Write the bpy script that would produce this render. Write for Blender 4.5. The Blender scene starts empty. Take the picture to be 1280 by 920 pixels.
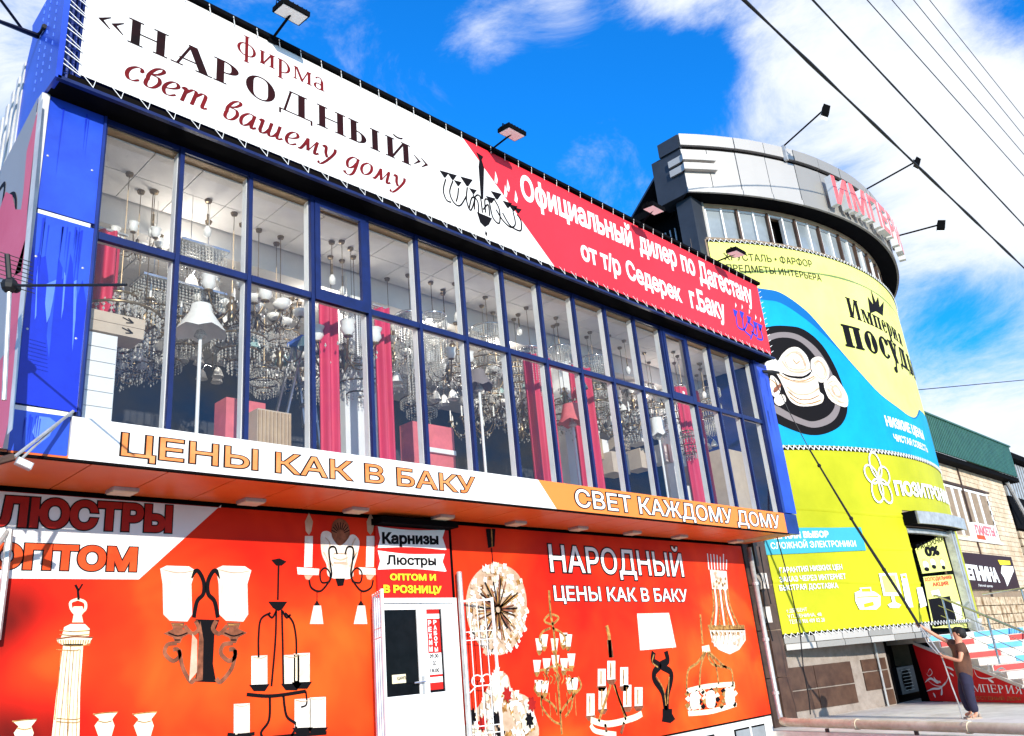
import bpy, math, random
import numpy as np
from mathutils import Vector, Matrix
from mathutils.geometry import delaunay_2d_cdt
random.seed(7)
SC = bpy.context.scene
COL = SC.collection

# ------------------------------------------------------------------ camera
# world: X runs along the shop front, Y into it, Z up; the camera is the origin (eye height 2 m above the street)
FPX = 1050.9
YAW, PITCH, ROLL = 0.8195310, 0.348895, -0.0945637
_f = np.array([math.sin(YAW)*math.cos(PITCH), math.cos(YAW)*math.cos(PITCH), math.sin(PITCH)])
_r = np.array([math.cos(YAW), -math.sin(YAW), 0.0])
_u = np.cross(_r, _f)
_c, _s = math.cos(ROLL), math.sin(ROLL)
RM = np.array([_c*_r+_s*_u, -_s*_r+_c*_u, _f])
cam = bpy.data.cameras.new('camera')
cam.sensor_width = 36.0
cam.lens = FPX/1280*36.0
cam.clip_start = 0.05
cam.clip_end = 3000
camo = bpy.data.objects.new('camera', cam)
COL.objects.link(camo)
m3 = Matrix(((RM[0][0], RM[1][0], -RM[2][0]), (RM[0][1], RM[1][1], -RM[2][1]), (RM[0][2], RM[1][2], -RM[2][2])))
camo.matrix_world = m3.to_4x4()
SC.camera = camo

# ------------------------------------------------------------------ light
SUNV = Vector((0.46, 1.0, -0.31)).normalized()          # the way the light travels
SUN_EL = math.asin(-SUNV.z)
SUN_ROT = math.atan2(-SUNV.x, -SUNV.y)
sun = bpy.data.lights.new('sun', 'SUN')
sun.energy = 5.0
sun.angle = math.radians(0.5)
sun.color = (1.0, 0.94, 0.84)
suno = bpy.data.objects.new('sun', sun)
COL.objects.link(suno)
suno.rotation_euler = SUNV.to_track_quat('-Z', 'Y').to_euler()
suno.location = (-10, -20, 12)
SC.view_settings.view_transform = 'Standard'
SC.view_settings.look = 'None'
SC.view_settings.exposure = 0.22
SC.view_settings.gamma = 1.0
SC.view_settings.use_curve_mapping = False

def ray(x, y):
    return RM.T @ np.array([x-640.0, 460.0-y, FPX])
def raydir(x, y):
    d = ray(x, y)
    return d/np.linalg.norm(d)

w = bpy.data.worlds.new('World')
SC.world = w
w.use_nodes = True
nt = w.node_tree
nd, lk = nt.nodes, nt.links
nd.clear()
out = nd.new('ShaderNodeOutputWorld')
bg = nd.new('ShaderNodeBackground')
bg.inputs['Strength'].default_value = 0.12
sky = nd.new('ShaderNodeTexSky')
sky.sky_type = 'NISHITA'
sky.sun_disc = False
sky.sun_elevation = SUN_EL
sky.sun_rotation = SUN_ROT
sky.air_density = 1.0
sky.dust_density = 0.3
sky.ozone_density = 3.0
tc = nd.new('ShaderNodeTexCoord')
# a deep saturated blue of the sky, brightened to the photograph's exposure
tint = nd.new('ShaderNodeMix'); tint.data_type = 'RGBA'; tint.blend_type = 'MULTIPLY'; tint.inputs[0].default_value = 1.0
tint.inputs[7].default_value = (0.10, 1.42, 2.75, 1)
lk.new(sky.outputs[0], tint.inputs[6])
# clouds: wisps and banks laid over the sky dome by direction
nz = nd.new('ShaderNodeTexNoise'); nz.inputs['Scale'].default_value = 4.6; nz.inputs['Detail'].default_value = 11; nz.inputs['Roughness'].default_value = 0.68
nz.inputs['Distortion'].default_value = 0.5
mp = nd.new('ShaderNodeMapping'); mp.inputs['Scale'].default_value = (1.0, 1.0, 1.9); mp.inputs['Rotation'].default_value = (0.2, 0.1, 0.5)
lk.new(tc.outputs['Generated'], mp.inputs[0]); lk.new(mp.outputs[0], nz.inputs[0])
def bank(x, y, width, gain, d=None):
    if d is None: d = raydir(x, y)
    dp = nd.new('ShaderNodeVectorMath'); dp.operation = 'DISTANCE'
    lk.new(tc.outputs['Generated'], dp.inputs[0]); dp.inputs[1].default_value = d
    mr = nd.new('ShaderNodeMapRange'); mr.interpolation_type = 'SMOOTHSTEP'
    mr.inputs['From Min'].default_value = 0.0; mr.inputs['From Max'].default_value = width
    mr.inputs['To Min'].default_value = gain; mr.inputs['To Max'].default_value = 0.0
    lk.new(dp.outputs['Value'], mr.inputs['Value'])
    return mr.outputs[0]
banks = [(640, 60, 1.0, -0.17), (1170, 130, 0.37, 0.30), (1000, 20, 0.16, 0.20), (1250, 250, 0.16, 0.12), (1230, 540, 0.16, 0.22),
         (1215, 385, 0.13, -0.34), (1285, 0, 0.10, -0.50), (690, 16, 0.07, 0.22), (610, 48, 0.06, 0.20), (840, -5, 0.08, 0.30), (740, 8, 0.06, 0.12), (530, 150, 0.13, 0.08), (760, 205, 0.12, 0.12), (10, 30, 0.20, 0.26),
         (860, 90, 0.11, -0.22), (720, 130, 0.16, -0.15), (1500, 200, 0.5, 0.25), (1060, 250, 0.10, -0.10)]
banks.append((0, 0, 1.35, 0.13, tuple(Vector((0.1, -1.0, 0.6)).normalized())))   # unseen cloud bank added behind the viewer to whiten fill light and reflections
acc = None
for b in banks:
    s = bank(*b)
    if acc is None:
        acc = s
    else:
        ad = nd.new('ShaderNodeMath'); ad.operation = 'ADD'; lk.new(acc, ad.inputs[0]); lk.new(s, ad.inputs[1]); acc = ad.outputs[0]
ad = nd.new('ShaderNodeMath'); ad.operation = 'ADD'; lk.new(acc, ad.inputs[0]); lk.new(nz.outputs['Fac'], ad.inputs[1])
cr = nd.new('ShaderNodeMapRange'); cr.interpolation_type = 'SMOOTHSTEP'
cr.inputs['From Min'].default_value = 0.36; cr.inputs['From Max'].default_value = 0.82
lk.new(ad.outputs[0], cr.inputs['Value'])
cmix = nd.new('ShaderNodeMix'); cmix.data_type = 'RGBA'
lk.new(cr.outputs[0], cmix.inputs[0]); lk.new(tint.outputs[2], cmix.inputs[6]); cmix.inputs[7].default_value = (7.2, 7.6, 8.2, 1)
lk.new(cmix.outputs[2], bg.inputs['Color']); lk.new(bg.outputs[0], out.inputs[0])

# ------------------------------------------------------------------ materials
MATS = {}
def mat(name, col, rough=0.6, metal=0.0, var=0.0, scale=3.0, bump=0.0, bscale=40.0, col2=None, spec=0.4, dist=0.0, stretch=None, alpha=None):
    if name in MATS:
        return MATS[name]
    m = bpy.data.materials.new(name); m.use_nodes = True
    t = m.node_tree; n = t.nodes; b = n['Principled BSDF']
    b.inputs['Roughness'].default_value = rough; b.inputs['Metallic'].default_value = metal
    b.inputs['Specular IOR Level'].default_value = spec
    b.inputs['Base Color'].default_value = (*col, 1)
    if var or col2:
        tcn = n.new('ShaderNodeTexCoord'); no = n.new('ShaderNodeTexNoise'); no.inputs['Scale'].default_value = scale
        no.inputs['Detail'].default_value = 6; no.inputs['Roughness'].default_value = 0.65; no.inputs['Distortion'].default_value = dist
        mpn = n.new('ShaderNodeMapping')
        if stretch: mpn.inputs['Scale'].default_value = stretch
        t.links.new(tcn.outputs['Object'], mpn.inputs[0]); t.links.new(mpn.outputs[0], no.inputs[0])
        rp = n.new('ShaderNodeMapRange'); rp.inputs['From Min'].default_value = 0.33; rp.inputs['From Max'].default_value = 0.67
        t.links.new(no.outputs['Fac'], rp.inputs['Value'])
        mx = n.new('ShaderNodeMix'); mx.data_type = 'RGBA'
        c2 = col2 if col2 else tuple(c*(1-var) for c in col)
        mx.inputs[6].default_value = (*c2, 1); mx.inputs[7].default_value = (*col, 1)
        t.links.new(rp.outputs[0], mx.inputs[0]); t.links.new(mx.outputs[2], b.inputs['Base Color'])
    if bump:
        tcn = n.new('ShaderNodeTexCoord'); no = n.new('ShaderNodeTexNoise'); no.inputs['Scale'].default_value = bscale; no.inputs['Detail'].default_value = 4
        t.links.new(tcn.outputs['Object'], no.inputs[0])
        bp = n.new('ShaderNodeBump'); bp.inputs['Strength'].default_value = bump; bp.inputs['Distance'].default_value = 0.02
        t.links.new(no.outputs['Fac'], bp.inputs['Height']); t.links.new(bp.outputs[0], b.inputs['Normal'])
    MATS[name] = m
    return m
def glassmat(name, tintc=(0.9, 0.93, 0.95), refl=0.12):
    m = bpy.data.materials.new(name); m.use_nodes = True
    t = m.node_tree; n = t.nodes; n.clear()
    o = n.new('ShaderNodeOutputMaterial'); tr = n.new('ShaderNodeBsdfTransparent'); tr.inputs[0].default_value = (*tintc, 1)
    gl = n.new('ShaderNodeBsdfGlossy'); gl.inputs['Roughness'].default_value = 0.02
    mx = n.new('ShaderNodeMixShader'); fr = n.new('ShaderNodeLayerWeight'); fr.inputs[0].default_value = 0.25
    sc = n.new('ShaderNodeMapRange'); sc.inputs['To Min'].default_value = refl*0.4; sc.inputs['To Max'].default_value = refl*3
    t.links.new(fr.outputs['Fresnel'], sc.inputs['Value']); t.links.new(sc.outputs[0], mx.inputs[0])
    t.links.new(tr.outputs[0], mx.inputs[1]); t.links.new(gl.outputs[0], mx.inputs[2]); t.links.new(mx.outputs[0], o.inputs[0])
    MATS[name] = m
    return m
M = dict(
 white=mat('white paint', (0.8, 0.8, 0.78), 0.5, var=0.12, scale=1.3, bump=0.05),
 vinyl=mat('white banner vinyl', (0.82, 0.80, 0.77), 0.45, var=0.14, scale=0.8, bump=0.5, bscale=1.6, spec=0.12),
 pvc=mat('white pvc', (0.86, 0.85, 0.82), 0.35, var=0.1, scale=4),
 blue=mat('blue composite panel', (0.022, 0.085, 0.60), 0.32, col2=(0.010, 0.04, 0.38), scale=0.8, bump=0.08, bscale=2.5, spec=0.5),
 bluedrip=mat('deep blue paint runs', (0.008, 0.03, 0.5), 0.3, var=0.2, scale=5),
 bluelight=mat('thin washed blue paint', (0.10, 0.22, 0.8), 0.4, var=0.2, scale=5),
 bluemet=mat('dark blue painted frame', (0.005, 0.016, 0.10), 0.4, var=0.35, scale=6),
 navy=mat('navy sheet metal', (0.01, 0.03, 0.2), 0.35, var=0.4, scale=3),
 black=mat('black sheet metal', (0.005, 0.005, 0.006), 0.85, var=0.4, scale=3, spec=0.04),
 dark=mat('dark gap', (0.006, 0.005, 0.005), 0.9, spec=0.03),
 ink=mat('black ink', (0.004, 0.003, 0.004), 0.7, spec=0.12),
 maroon=mat('maroon ink', (0.035, 0.002, 0.003), 0.6, col2=(0.006, 0.002, 0.002), scale=0.9, spec=0.12),
 crimson=mat('dark red ink', (0.19, 0.008, 0.010), 0.5, col2=(0.09, 0.005, 0.006), scale=1.2, spec=0.12),
 redban=mat('red banner print', (0.80, 0.035, 0.055), 0.5, col2=(0.62, 0.03, 0.045), scale=0.35, bump=0.4, bscale=1.6, spec=0.12),
 posterred=mat('orange red poster print', (0.92, 0.17, 0.02), 0.5, col2=(0.70, 0.012, 0.004), scale=0.5, dist=0.8, bump=0.15, bscale=0.8, spec=0.12),
 posterdark=mat('dark brown print', (0.10, 0.012, 0.008), 0.5, spec=0.12),
 orange=mat('orange cladding', (0.78, 0.17, 0.025), 0.38, col2=(0.70, 0.12, 0.018), scale=1.6),
 orangefas=mat('orange fascia print', (0.85, 0.24, 0.05), 0.45, var=0.1, scale=0.8, spec=0.12),
 orletter=mat('orange lettering', (0.75, 0.20, 0.05), 0.5, col2=(0.8, 0.32, 0.12), scale=3, spec=0.12),
 rdletter=mat('red lettering', (0.42, 0.02, 0.012), 0.5, col2=(0.32, 0.012, 0.01), scale=3, spec=0.12),
 orred=mat('red orange lettering', (0.72, 0.09, 0.02), 0.5, col2=(0.6, 0.05, 0.01), scale=3, spec=0.12),
 outline=mat('lettering outline', (0.012, 0.006, 0.006), 0.5, spec=0.12),
 whiteink=mat('white ink', (0.82, 0.82, 0.8), 0.5, spec=0.12),
 cream=mat('cream print', (0.80, 0.68, 0.42), 0.5, col2=(0.8, 0.77, 0.6), scale=8, spec=0.12),
 bronze=mat('bronze print', (0.10, 0.035, 0.018), 0.5, col2=(0.35, 0.12, 0.06), scale=7, spec=0.12),
 goldp=mat('gold print', (0.55, 0.30, 0.08), 0.5, col2=(0.12, 0.04, 0.015), scale=14, spec=0.12),
 yellowink=mat('yellow ink', (0.85, 0.66, 0.03), 0.5, spec=0.12),
 signred=mat('sign red', (0.62, 0.02, 0.015), 0.45, var=0.15, scale=2, spec=0.12),
 beige=mat('beige lining board', (0.48, 0.34, 0.20), 0.6, col2=(0.36, 0.24, 0.14), scale=5),
 ceil=mat('pale ceiling tile', (0.80, 0.77, 0.73), 0.8, var=0.08, scale=5, bump=0.2, bscale=60),
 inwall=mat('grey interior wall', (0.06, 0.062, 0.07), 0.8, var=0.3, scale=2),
 floor=mat('shop floor', (0.55, 0.52, 0.48), 0.5),
 curtain=mat('pink curtain', (0.62, 0.035, 0.10), 0.65, col2=(0.45, 0.02, 0.06), scale=9, stretch=(1, 1, .1)),
 pinkbox=mat('pink board', (0.72, 0.16, 0.17), 0.6, var=0.25, scale=5),
 carton=mat('cardboard', (0.55, 0.44, 0.33), 0.7, var=0.15, scale=5),
 glassw=mat('opal glass', (0.85, 0.83, 0.78), 0.25, var=0.12, scale=12, spec=0.6),
 brass=mat('aged brass', (0.28, 0.20, 0.11), 0.3, metal=0.7, var=0.5, scale=12),
 chrome=mat('chrome', (0.7, 0.7, 0.7), 0.18, metal=1.0),
 crystal=mat('cut crystal', (0.72, 0.70, 0.64), 0.12, col2=(0.30, 0.29, 0.27), scale=60, spec=1.0),
 teal=mat('teal glass', (0.30, 0.45, 0.43), 0.25, spec=0.6),
 steel=mat('brushed steel', (0.5, 0.5, 0.5), 0.3, metal=0.9, var=0.3, scale=10),
 galv=mat('galvanised metal', (0.55, 0.55, 0.53), 0.45, metal=0.4, var=0.35, scale=6),
 pipe=mat('painted gas pipe', (0.74, 0.68, 0.52), 0.55, col2=(0.50, 0.42, 0.28), scale=3, bump=0.1),
 ledglass=mat('floodlight glass', (0.88, 0.87, 0.84), 0.35, spec=0.6),
 rubber=mat('black cable', (0.006, 0.006, 0.007), 0.6),
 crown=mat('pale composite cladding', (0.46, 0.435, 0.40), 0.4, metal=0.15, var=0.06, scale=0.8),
 crown2=mat('grey composite cladding', (0.30, 0.285, 0.26), 0.4, metal=0.15, var=0.08, scale=0.8),  # darker copy of the cladding, also carries the shaded side of the crown
 slate=mat('slate cladding', (0.035, 0.042, 0.055), 0.45, var=0.35, scale=1.5),
 yg=mat('yellow green banner', (0.52, 0.50, 0.018), 0.5, col2=(0.34, 0.36, 0.010), scale=0.25, bump=0.25, bscale=0.7, spec=0.12),
 py=mat('pale yellow banner', (0.76, 0.76, 0.26), 0.5, col2=(0.66, 0.70, 0.14), scale=0.22, bump=0.25, bscale=0.7, spec=0.12),
 cyan=mat('cyan print', (0.005, 0.36, 0.62), 0.5, col2=(0.004, 0.25, 0.52), scale=0.4, spec=0.12),
 dcyan=mat('deep blue print', (0.003, 0.12, 0.36), 0.5, spec=0.12),
 greyring=mat('grey print', (0.20, 0.17, 0.17), 0.5, spec=0.12),
 china=mat('porcelain print', (0.84, 0.80, 0.74), 0.5, col2=(0.62, 0.52, 0.40), scale=3.2, spec=0.12),
 chinash=mat('porcelain shading print', (0.42, 0.28, 0.18), 0.5, col2=(0.6, 0.45, 0.32), scale=5, spec=0.12),
 cyanbox=mat('teal label print', (0.05, 0.36, 0.45), 0.5, var=0.1, scale=1, spec=0.12),
 olive=mat('dark olive ink', (0.05, 0.055, 0.02), 0.5, spec=0.12),
 redsign=mat('red channel letter', (0.78, 0.06, 0.07), 0.4, col2=(0.8, 0.2, 0.19), scale=4),
 brick=mat('cream silicate brick', (0.66, 0.56, 0.42), 0.8, col2=(0.46, 0.33, 0.2), scale=1.1, bump=0.3),
 mortar=mat('brick mortar', (0.30, 0.22, 0.15), 0.9, var=0.3, scale=4),
 stonec=mat('rough stone cladding', (0.62, 0.52, 0.36), 0.85, col2=(0.28, 0.17, 0.09), scale=5, bump=0.6, bscale=12),
 green=mat('green corrugated roof', (0.035, 0.12, 0.07), 0.4, col2=(0.02, 0.075, 0.045), scale=2),
 rust=mat('brown corroded sheet', (0.09, 0.045, 0.03), 0.7, col2=(0.03, 0.018, 0.014), scale=3, bump=0.3),
 basement=mat('grey brown render', (0.34, 0.29, 0.25), 0.8, col2=(0.22, 0.18, 0.15), scale=3, bump=0.3),
 brown=mat('brown stone tile', (0.10, 0.055, 0.035), 0.45, col2=(0.05, 0.026, 0.018), scale=3),
 browndk=mat('dark sign board', (0.035, 0.012, 0.012), 0.5, spec=0.12),
 redpan=mat('red stair print', (0.72, 0.018, 0.02), 0.42, col2=(0.55, 0.010, 0.012), scale=0.6, spec=0.12),
 riserred=mat('red riser sticker', (0.72, 0.06, 0.05), 0.5, var=0.2, scale=3),
 riserblue=mat('blue riser sticker', (0.12, 0.42, 0.68), 0.5, var=0.2, scale=3),
 concrete=mat('pale concrete', (0.72, 0.64, 0.56), 0.85, col2=(0.55, 0.47, 0.40), scale=1.5, bump=0.2),
 paving=mat('pale paving', (0.84, 0.78, 0.70), 0.85, col2=(0.60, 0.54, 0.47), scale=1.6, bump=0.2),
 asphalt=mat('pale dusty pavement', (0.34, 0.31, 0.28), 0.9, col2=(0.24, 0.22, 0.20), scale=0.6, bump=0.3),
 skin=mat('skin', (0.62, 0.30, 0.18), 0.5, var=0.12, scale=9),
 shirt=mat('brown t-shirt', (0.15, 0.065, 0.035), 0.85, col2=(0.09, 0.04, 0.025), scale=6, bump=0.5, bscale=14),
 trousers=mat('dark blue trousers', (0.022, 0.02, 0.05), 0.85, var=0.4, scale=6, bump=0.5, bscale=12),
 hair=mat('black hair', (0.008, 0.006, 0.005), 0.6, bump=0.6, bscale=60),
 sandal=mat('beige sandal', (0.45, 0.35, 0.26), 0.7),
 pinkban=mat('pink side print', (0.55, 0.07, 0.10), 0.5, col2=(0.62, 0.12, 0.16), scale=0.8),
 ribw=mat('white ribbed sheet', (0.60, 0.59, 0.57), 0.5, col2=(0.42, 0.41, 0.40), scale=3),
)
M['glass'] = glassmat('window glass', (0.84, 0.86, 0.87), 0.14)
def posterprint():
    """studio backdrop printed from maroon through red to orange, with soft glows where the artwork has them"""
    m = M['posterred']; t = m.node_tree; n = t.nodes; b = n['Principled BSDF']
    tcn = n.new('ShaderNodeTexCoord'); no = n.new('ShaderNodeTexNoise')
    no.inputs['Scale'].default_value = .8; no.inputs['Detail'].default_value = 3; no.inputs['Roughness'].default_value = .5; no.inputs['Distortion'].default_value = .4
    t.links.new(tcn.outputs['Object'], no.inputs[0]); m0 = n.new('ShaderNodeMapRange'); m0.inputs['To Min'].default_value = .26; m0.inputs['To Max'].default_value = .62
    t.links.new(no.outputs['Fac'], m0.inputs['Value']); acc = m0.outputs[0]
    for x, z, r_, g in ((2.6,.9,.75,-.20),(2.75,-.1,.8,-.22),(3.5,-.2,1.0,-.10),(3.1,.5,.7,.10),(4.3,1.6,.9,.10),(5.0,.4,1.5,.12),(6.6,.0,1.5,.13),(6.2,1.9,1.2,-.08),(7.0,.9,1.0,.08),
                        (9.4,1.6,1.3,.05),(10.0,.4,1.8,-.07),(12.3,.3,2.0,-.05),(11.2,1.8,1.4,-.07),(13.4,-.4,2.2,.08),(15.8,-.5,2.6,.16),(16.8,.9,1.6,.06),(14.2,1.6,1.7,-.05),(10.9,-.9,1.3,.07)):
        dn = n.new('ShaderNodeVectorMath'); dn.operation = 'DISTANCE'; t.links.new(tcn.outputs['Object'], dn.inputs[0]); dn.inputs[1].default_value = (x, 9.85, z)
        mr = n.new('ShaderNodeMapRange'); mr.interpolation_type = 'SMOOTHSTEP'; mr.inputs['From Max'].default_value = r_; mr.inputs['To Min'].default_value = g; mr.inputs['To Max'].default_value = 0
        t.links.new(dn.outputs['Value'], mr.inputs['Value']); a_ = n.new('ShaderNodeMath'); a_.operation = 'ADD'; t.links.new(acc, a_.inputs[0]); t.links.new(mr.outputs[0], a_.inputs[1]); acc = a_.outputs[0]
    rp = n.new('ShaderNodeValToRGB'); e = rp.color_ramp.elements
    e[0].position = .22; e[0].color = (.10, .004, .002, 1); e[1].position = .74; e[1].color = (.90, .20, .035, 1)
    for p, c in ((.36, (.55, .012, .004, 1)), (.49, (.80, .04, .006, 1)), (.60, (.90, .11, .012, 1))):
        q = e.new(p); q.color = c
    t.links.new(acc, rp.inputs[0]); t.links.new(rp.outputs[0], b.inputs['Base Color'])
posterprint()
M['darkglass'] = mat('dark window glass', (0.006, 0.007, 0.009), 0.08, var=0.5, scale=6, spec=0.10)
M['blind'] = mat('grey blind glass', (0.30, 0.34, 0.36), 0.12, col2=(0.18, 0.21, 0.23), scale=0.7, spec=0.8)

# ------------------------------------------------------------------ mesh tools
class MB:
    def __init__(s): s.v = []; s.f = []; s.m = []; s.mats = []; s.cur = 0
    def use(s, m):
        m = M[m] if isinstance(m, str) else m
        if m not in s.mats: s.mats.append(m)
        s.cur = s.mats.index(m); return s
    def add(s, vs, fs):
        b = len(s.v); s.v += [tuple(map(float, v)) for v in vs]
        s.f += [tuple(i+b for i in f) for f in fs]; s.m += [s.cur]*len(fs); return s
    def box(s, x0, x1, y0, y1, z0, z1):
        return s.add([(x0,y0,z0),(x1,y0,z0),(x1,y1,z0),(x0,y1,z0),(x0,y0,z1),(x1,y0,z1),(x1,y1,z1),(x0,y1,z1)],
                     [(0,3,2,1),(4,5,6,7),(0,1,5,4),(1,2,6,5),(2,3,7,6),(3,0,4,7)])
    def obox(s, p, ax, ay, az):      # corner p, three edge vectors
        p, ax, ay, az = map(Vector, (p, ax, ay, az))
        vs = [p, p+ax, p+ax+ay, p+ay, p+az, p+ax+az, p+ax+ay+az, p+ay+az]
        return s.add(vs, [(0,3,2,1),(4,5,6,7),(0,1,5,4),(1,2,6,5),(2,3,7,6),(3,0,4,7)])
    def bar(s, a, b, w, h, up=(0,0,1)):
        a, b = Vector(a), Vector(b); d = (b-a); L = d.length; d.normalize()
        sd = d.cross(Vector(up))
        if sd.length < 1e-4: sd = d.cross(Vector((1,0,0)))
        sd.normalize(); u2 = sd.cross(d)
        return s.obox(a-sd*w/2-u2*h/2, d*L, sd*w, u2*h)
    def tube(s, pts, r, n=6, caps=True):
        pts = [Vector(p) for p in pts]; rs = r if isinstance(r, (list, tuple)) else [r]*len(pts)
        rings = []; prev = None
        for i, p in enumerate(pts):
            d = (pts[min(i+1, len(pts)-1)]-pts[max(i-1, 0)])
            if d.length < 1e-9: d = Vector((0,0,1))
            d.normalize()
            a = (prev - d*prev.dot(d)) if prev is not None else d.orthogonal()
            if a.length < 1e-5: a = d.orthogonal()
            a.normalize(); prev = a; b = d.cross(a)
            rings.append([p+(a*math.cos(2*math.pi*k/n)+b*math.sin(2*math.pi*k/n))*rs[i] for k in range(n)])
        vs = [v for rg in rings for v in rg]; fs = []
        for i in range(len(pts)-1):
            for k in range(n):
                fs.append((i*n+k, i*n+(k+1)%n, (i+1)*n+(k+1)%n, (i+1)*n+k))
        if caps: fs += [tuple(range(n-1, -1, -1)), tuple((len(pts)-1)*n+k for k in range(n))]
        return s.add(vs, fs)
    def lathe(s, prof, n=12, c=(0,0,0)):
        vs = []; fs = []
        for r, z in prof:
            for k in range(n):
                a = 2*math.pi*k/n; vs.append((c[0]+r*math.cos(a), c[1]+r*math.sin(a), c[2]+z))
        for i in range(len(prof)-1):
            for k in range(n): fs.append((i*n+k, i*n+(k+1)%n, (i+1)*n+(k+1)%n, (i+1)*n+k))
        return s.add(vs, fs)
    def ball(s, c, r, n=8, m=6):
        return s.lathe([(max(r*math.sin(math.pi*i/m), 1e-4), -r*math.cos(math.pi*i/m)) for i in range(m+1)], n, c)
    def mesh(s, name, smooth=False):
        me = bpy.data.meshes.new(name); me.from_pydata(s.v, [], s.f)
        for m in s.mats: me.materials.append(m)
        me.polygons.foreach_set('material_index', s.m)
        if smooth: me.polygons.foreach_set('use_smooth', [True]*len(s.f))
        me.update(); return me
    def build(s, name, parent=None, smooth=False, label=None, cat=None, group=None, kind=None):
        o = bpy.data.objects.new(name, s.mesh(name, smooth)); COL.objects.link(o)
        if parent is not None: o.parent = parent
        return tag(o, label, cat, group, kind)
def tag(o, label=None, cat=None, group=None, kind=None):
    if label: o['label'] = label
    if cat: o['category'] = cat
    if group: o['group'] = group
    if kind: o['kind'] = kind
    return o
def thing(name, label, cat, group=None, loc=(0,0,0)):
    o = bpy.data.objects.new(name, None); COL.objects.link(o); o.location = loc; o.empty_display_size = 0.2
    return tag(o, label, cat, group)
def bx(name, m, parent, *b, **k):
    return MB().use(m).box(*b).build(name, parent, **k)
def inst(name, mesh, parent, loc=(0,0,0), rotz=0, scale=None):
    o = bpy.data.objects.new(name, mesh); COL.objects.link(o); o.parent = parent; o.location = loc; o.rotation_euler = (0,0,rotz)
    if scale: o.scale = scale
    return o
def copy_tree(o, parent=None):
    c = o.copy(); COL.objects.link(c); c.parent = parent
    for ch in o.children: copy_tree(ch, c)
    return c

# ------------------------------------------------------------------ surfaces: (u, v) coordinates on walls and round fronts
class Plane:
    """vertical plane through point o (x, y) running along direction d; u metres along it, v height"""
    def __init__(s, o, d):
        s.o = np.array(o, float); s.d = np.array(d, float); s.d /= np.linalg.norm(s.d)
        n = np.array([s.d[1], -s.d[0]])
        if n @ s.o > 0: n = -n
        s.n = n
    def uv(s, x, y):
        r = ray(x, y); t = (s.o @ s.n)/(r[:2] @ s.n); P = r*t
        return float((P[:2]-s.o) @ s.d), float(P[2])
    def xyz(s, u, v, off=0.0):
        p = s.o + s.d*u + s.n*off
        return (float(p[0]), float(p[1]), float(v))
class Front(Plane):
    def __init__(s, Y): super().__init__((0, Y), (1, 0))
CX, CY, CR = 26.03, 20.285, 11.97
class Cyl:
    def __init__(s, R): s.R = R
    def uv(s, x, y):
        h = ray(x, y); n = np.linalg.norm(h[:2]); a = h[:2]/n; c = np.array([CX, CY]); b = a @ c
        t = b-math.sqrt(max(b*b-(c @ c-s.R*s.R), 0)); P = a*t
        return float(math.atan2(P[0]-CX, -(P[1]-CY))*CR), float(h[2]/n*t)
    def xyz(s, u, v, off=0.0):
        th = u/CR; R = s.R+off
        return (CX+R*math.sin(th), CY-R*math.cos(th), float(v))

def area(p):
    return 0.5*sum(p[i][0]*p[(i+1) % len(p)][1]-p[(i+1) % len(p)][0]*p[i][1] for i in range(len(p)))
def union(loops, holes=(), grid=None):
    """triangles that cover all the loops (their union) less the holes"""
    if not loops: return [], []
    ax = [p[0] for l in loops for p in l]; ay = [p[1] for l in loops for p in l]
    ox, oy = (min(ax)+max(ax))/2, (min(ay)+max(ay))/2; K = 10/max(max(ax)-min(ax), max(ay)-min(ay), 1e-6)
    loops = [[((p[0]-ox)*K, (p[1]-oy)*K) for p in l] for l in loops]; holes = [[((p[0]-ox)*K, (p[1]-oy)*K) for p in l] for l in holes]
    vs = []; es = []
    allp = [(l, 1) for l in loops]+[(h, 0) for h in holes]
    for l, _ in allp:
        b = len(vs); vs += [Vector((p[0], p[1])) for p in l]; es += [(b+i, b+(i+1) % len(l)) for i in range(len(l))]
    if grid:
        xs = [v.x for v in vs]; ys = [v.y for v in vs]; g = math.ceil(min(xs)/(grid*K))*grid*K
        while g < max(xs):
            b = len(vs); vs += [Vector((g, min(ys)-.01)), Vector((g, max(ys)+.01))]; es.append((b, b+1)); g += grid*K
    V, E_, Fc = delaunay_2d_cdt(vs, es, [], 0, 1e-5)[:3]
    P = np.array([(v.x, v.y) for v in V]); T = np.array(Fc)
    if len(T) == 0: return [], []
    c = P[T].mean(1)
    def wind(l):
        a = np.array(l, float)[:, :2]; b = np.roll(a, -1, 0); wn = np.zeros(len(c), int)
        for (x0, y0), (x1, y1) in zip(a, b):
            cr_ = (x1-x0)*(c[:, 1]-y0)-(c[:, 0]-x0)*(y1-y0)
            wn += ((y0 <= c[:, 1]) & (y1 > c[:, 1]) & (cr_ > 0)).astype(int)
            wn -= ((y0 > c[:, 1]) & (y1 <= c[:, 1]) & (cr_ < 0)).astype(int)
        return wn
    tot = sum(wind(l) for l in loops)
    ins = tot != 0
    for h in holes: ins &= wind(h) == 0
    T = T[ins]
    used = np.unique(T); mp_ = {int(k): i for i, k in enumerate(used)}
    return [(P[k][0]/K+ox, P[k][1]/K+oy) for k in used], [tuple(mp_[int(k)] for k in t) for t in T]
def fixccw(loops): return [l if area(l) > 0 else l[::-1] for l in loops]
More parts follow.
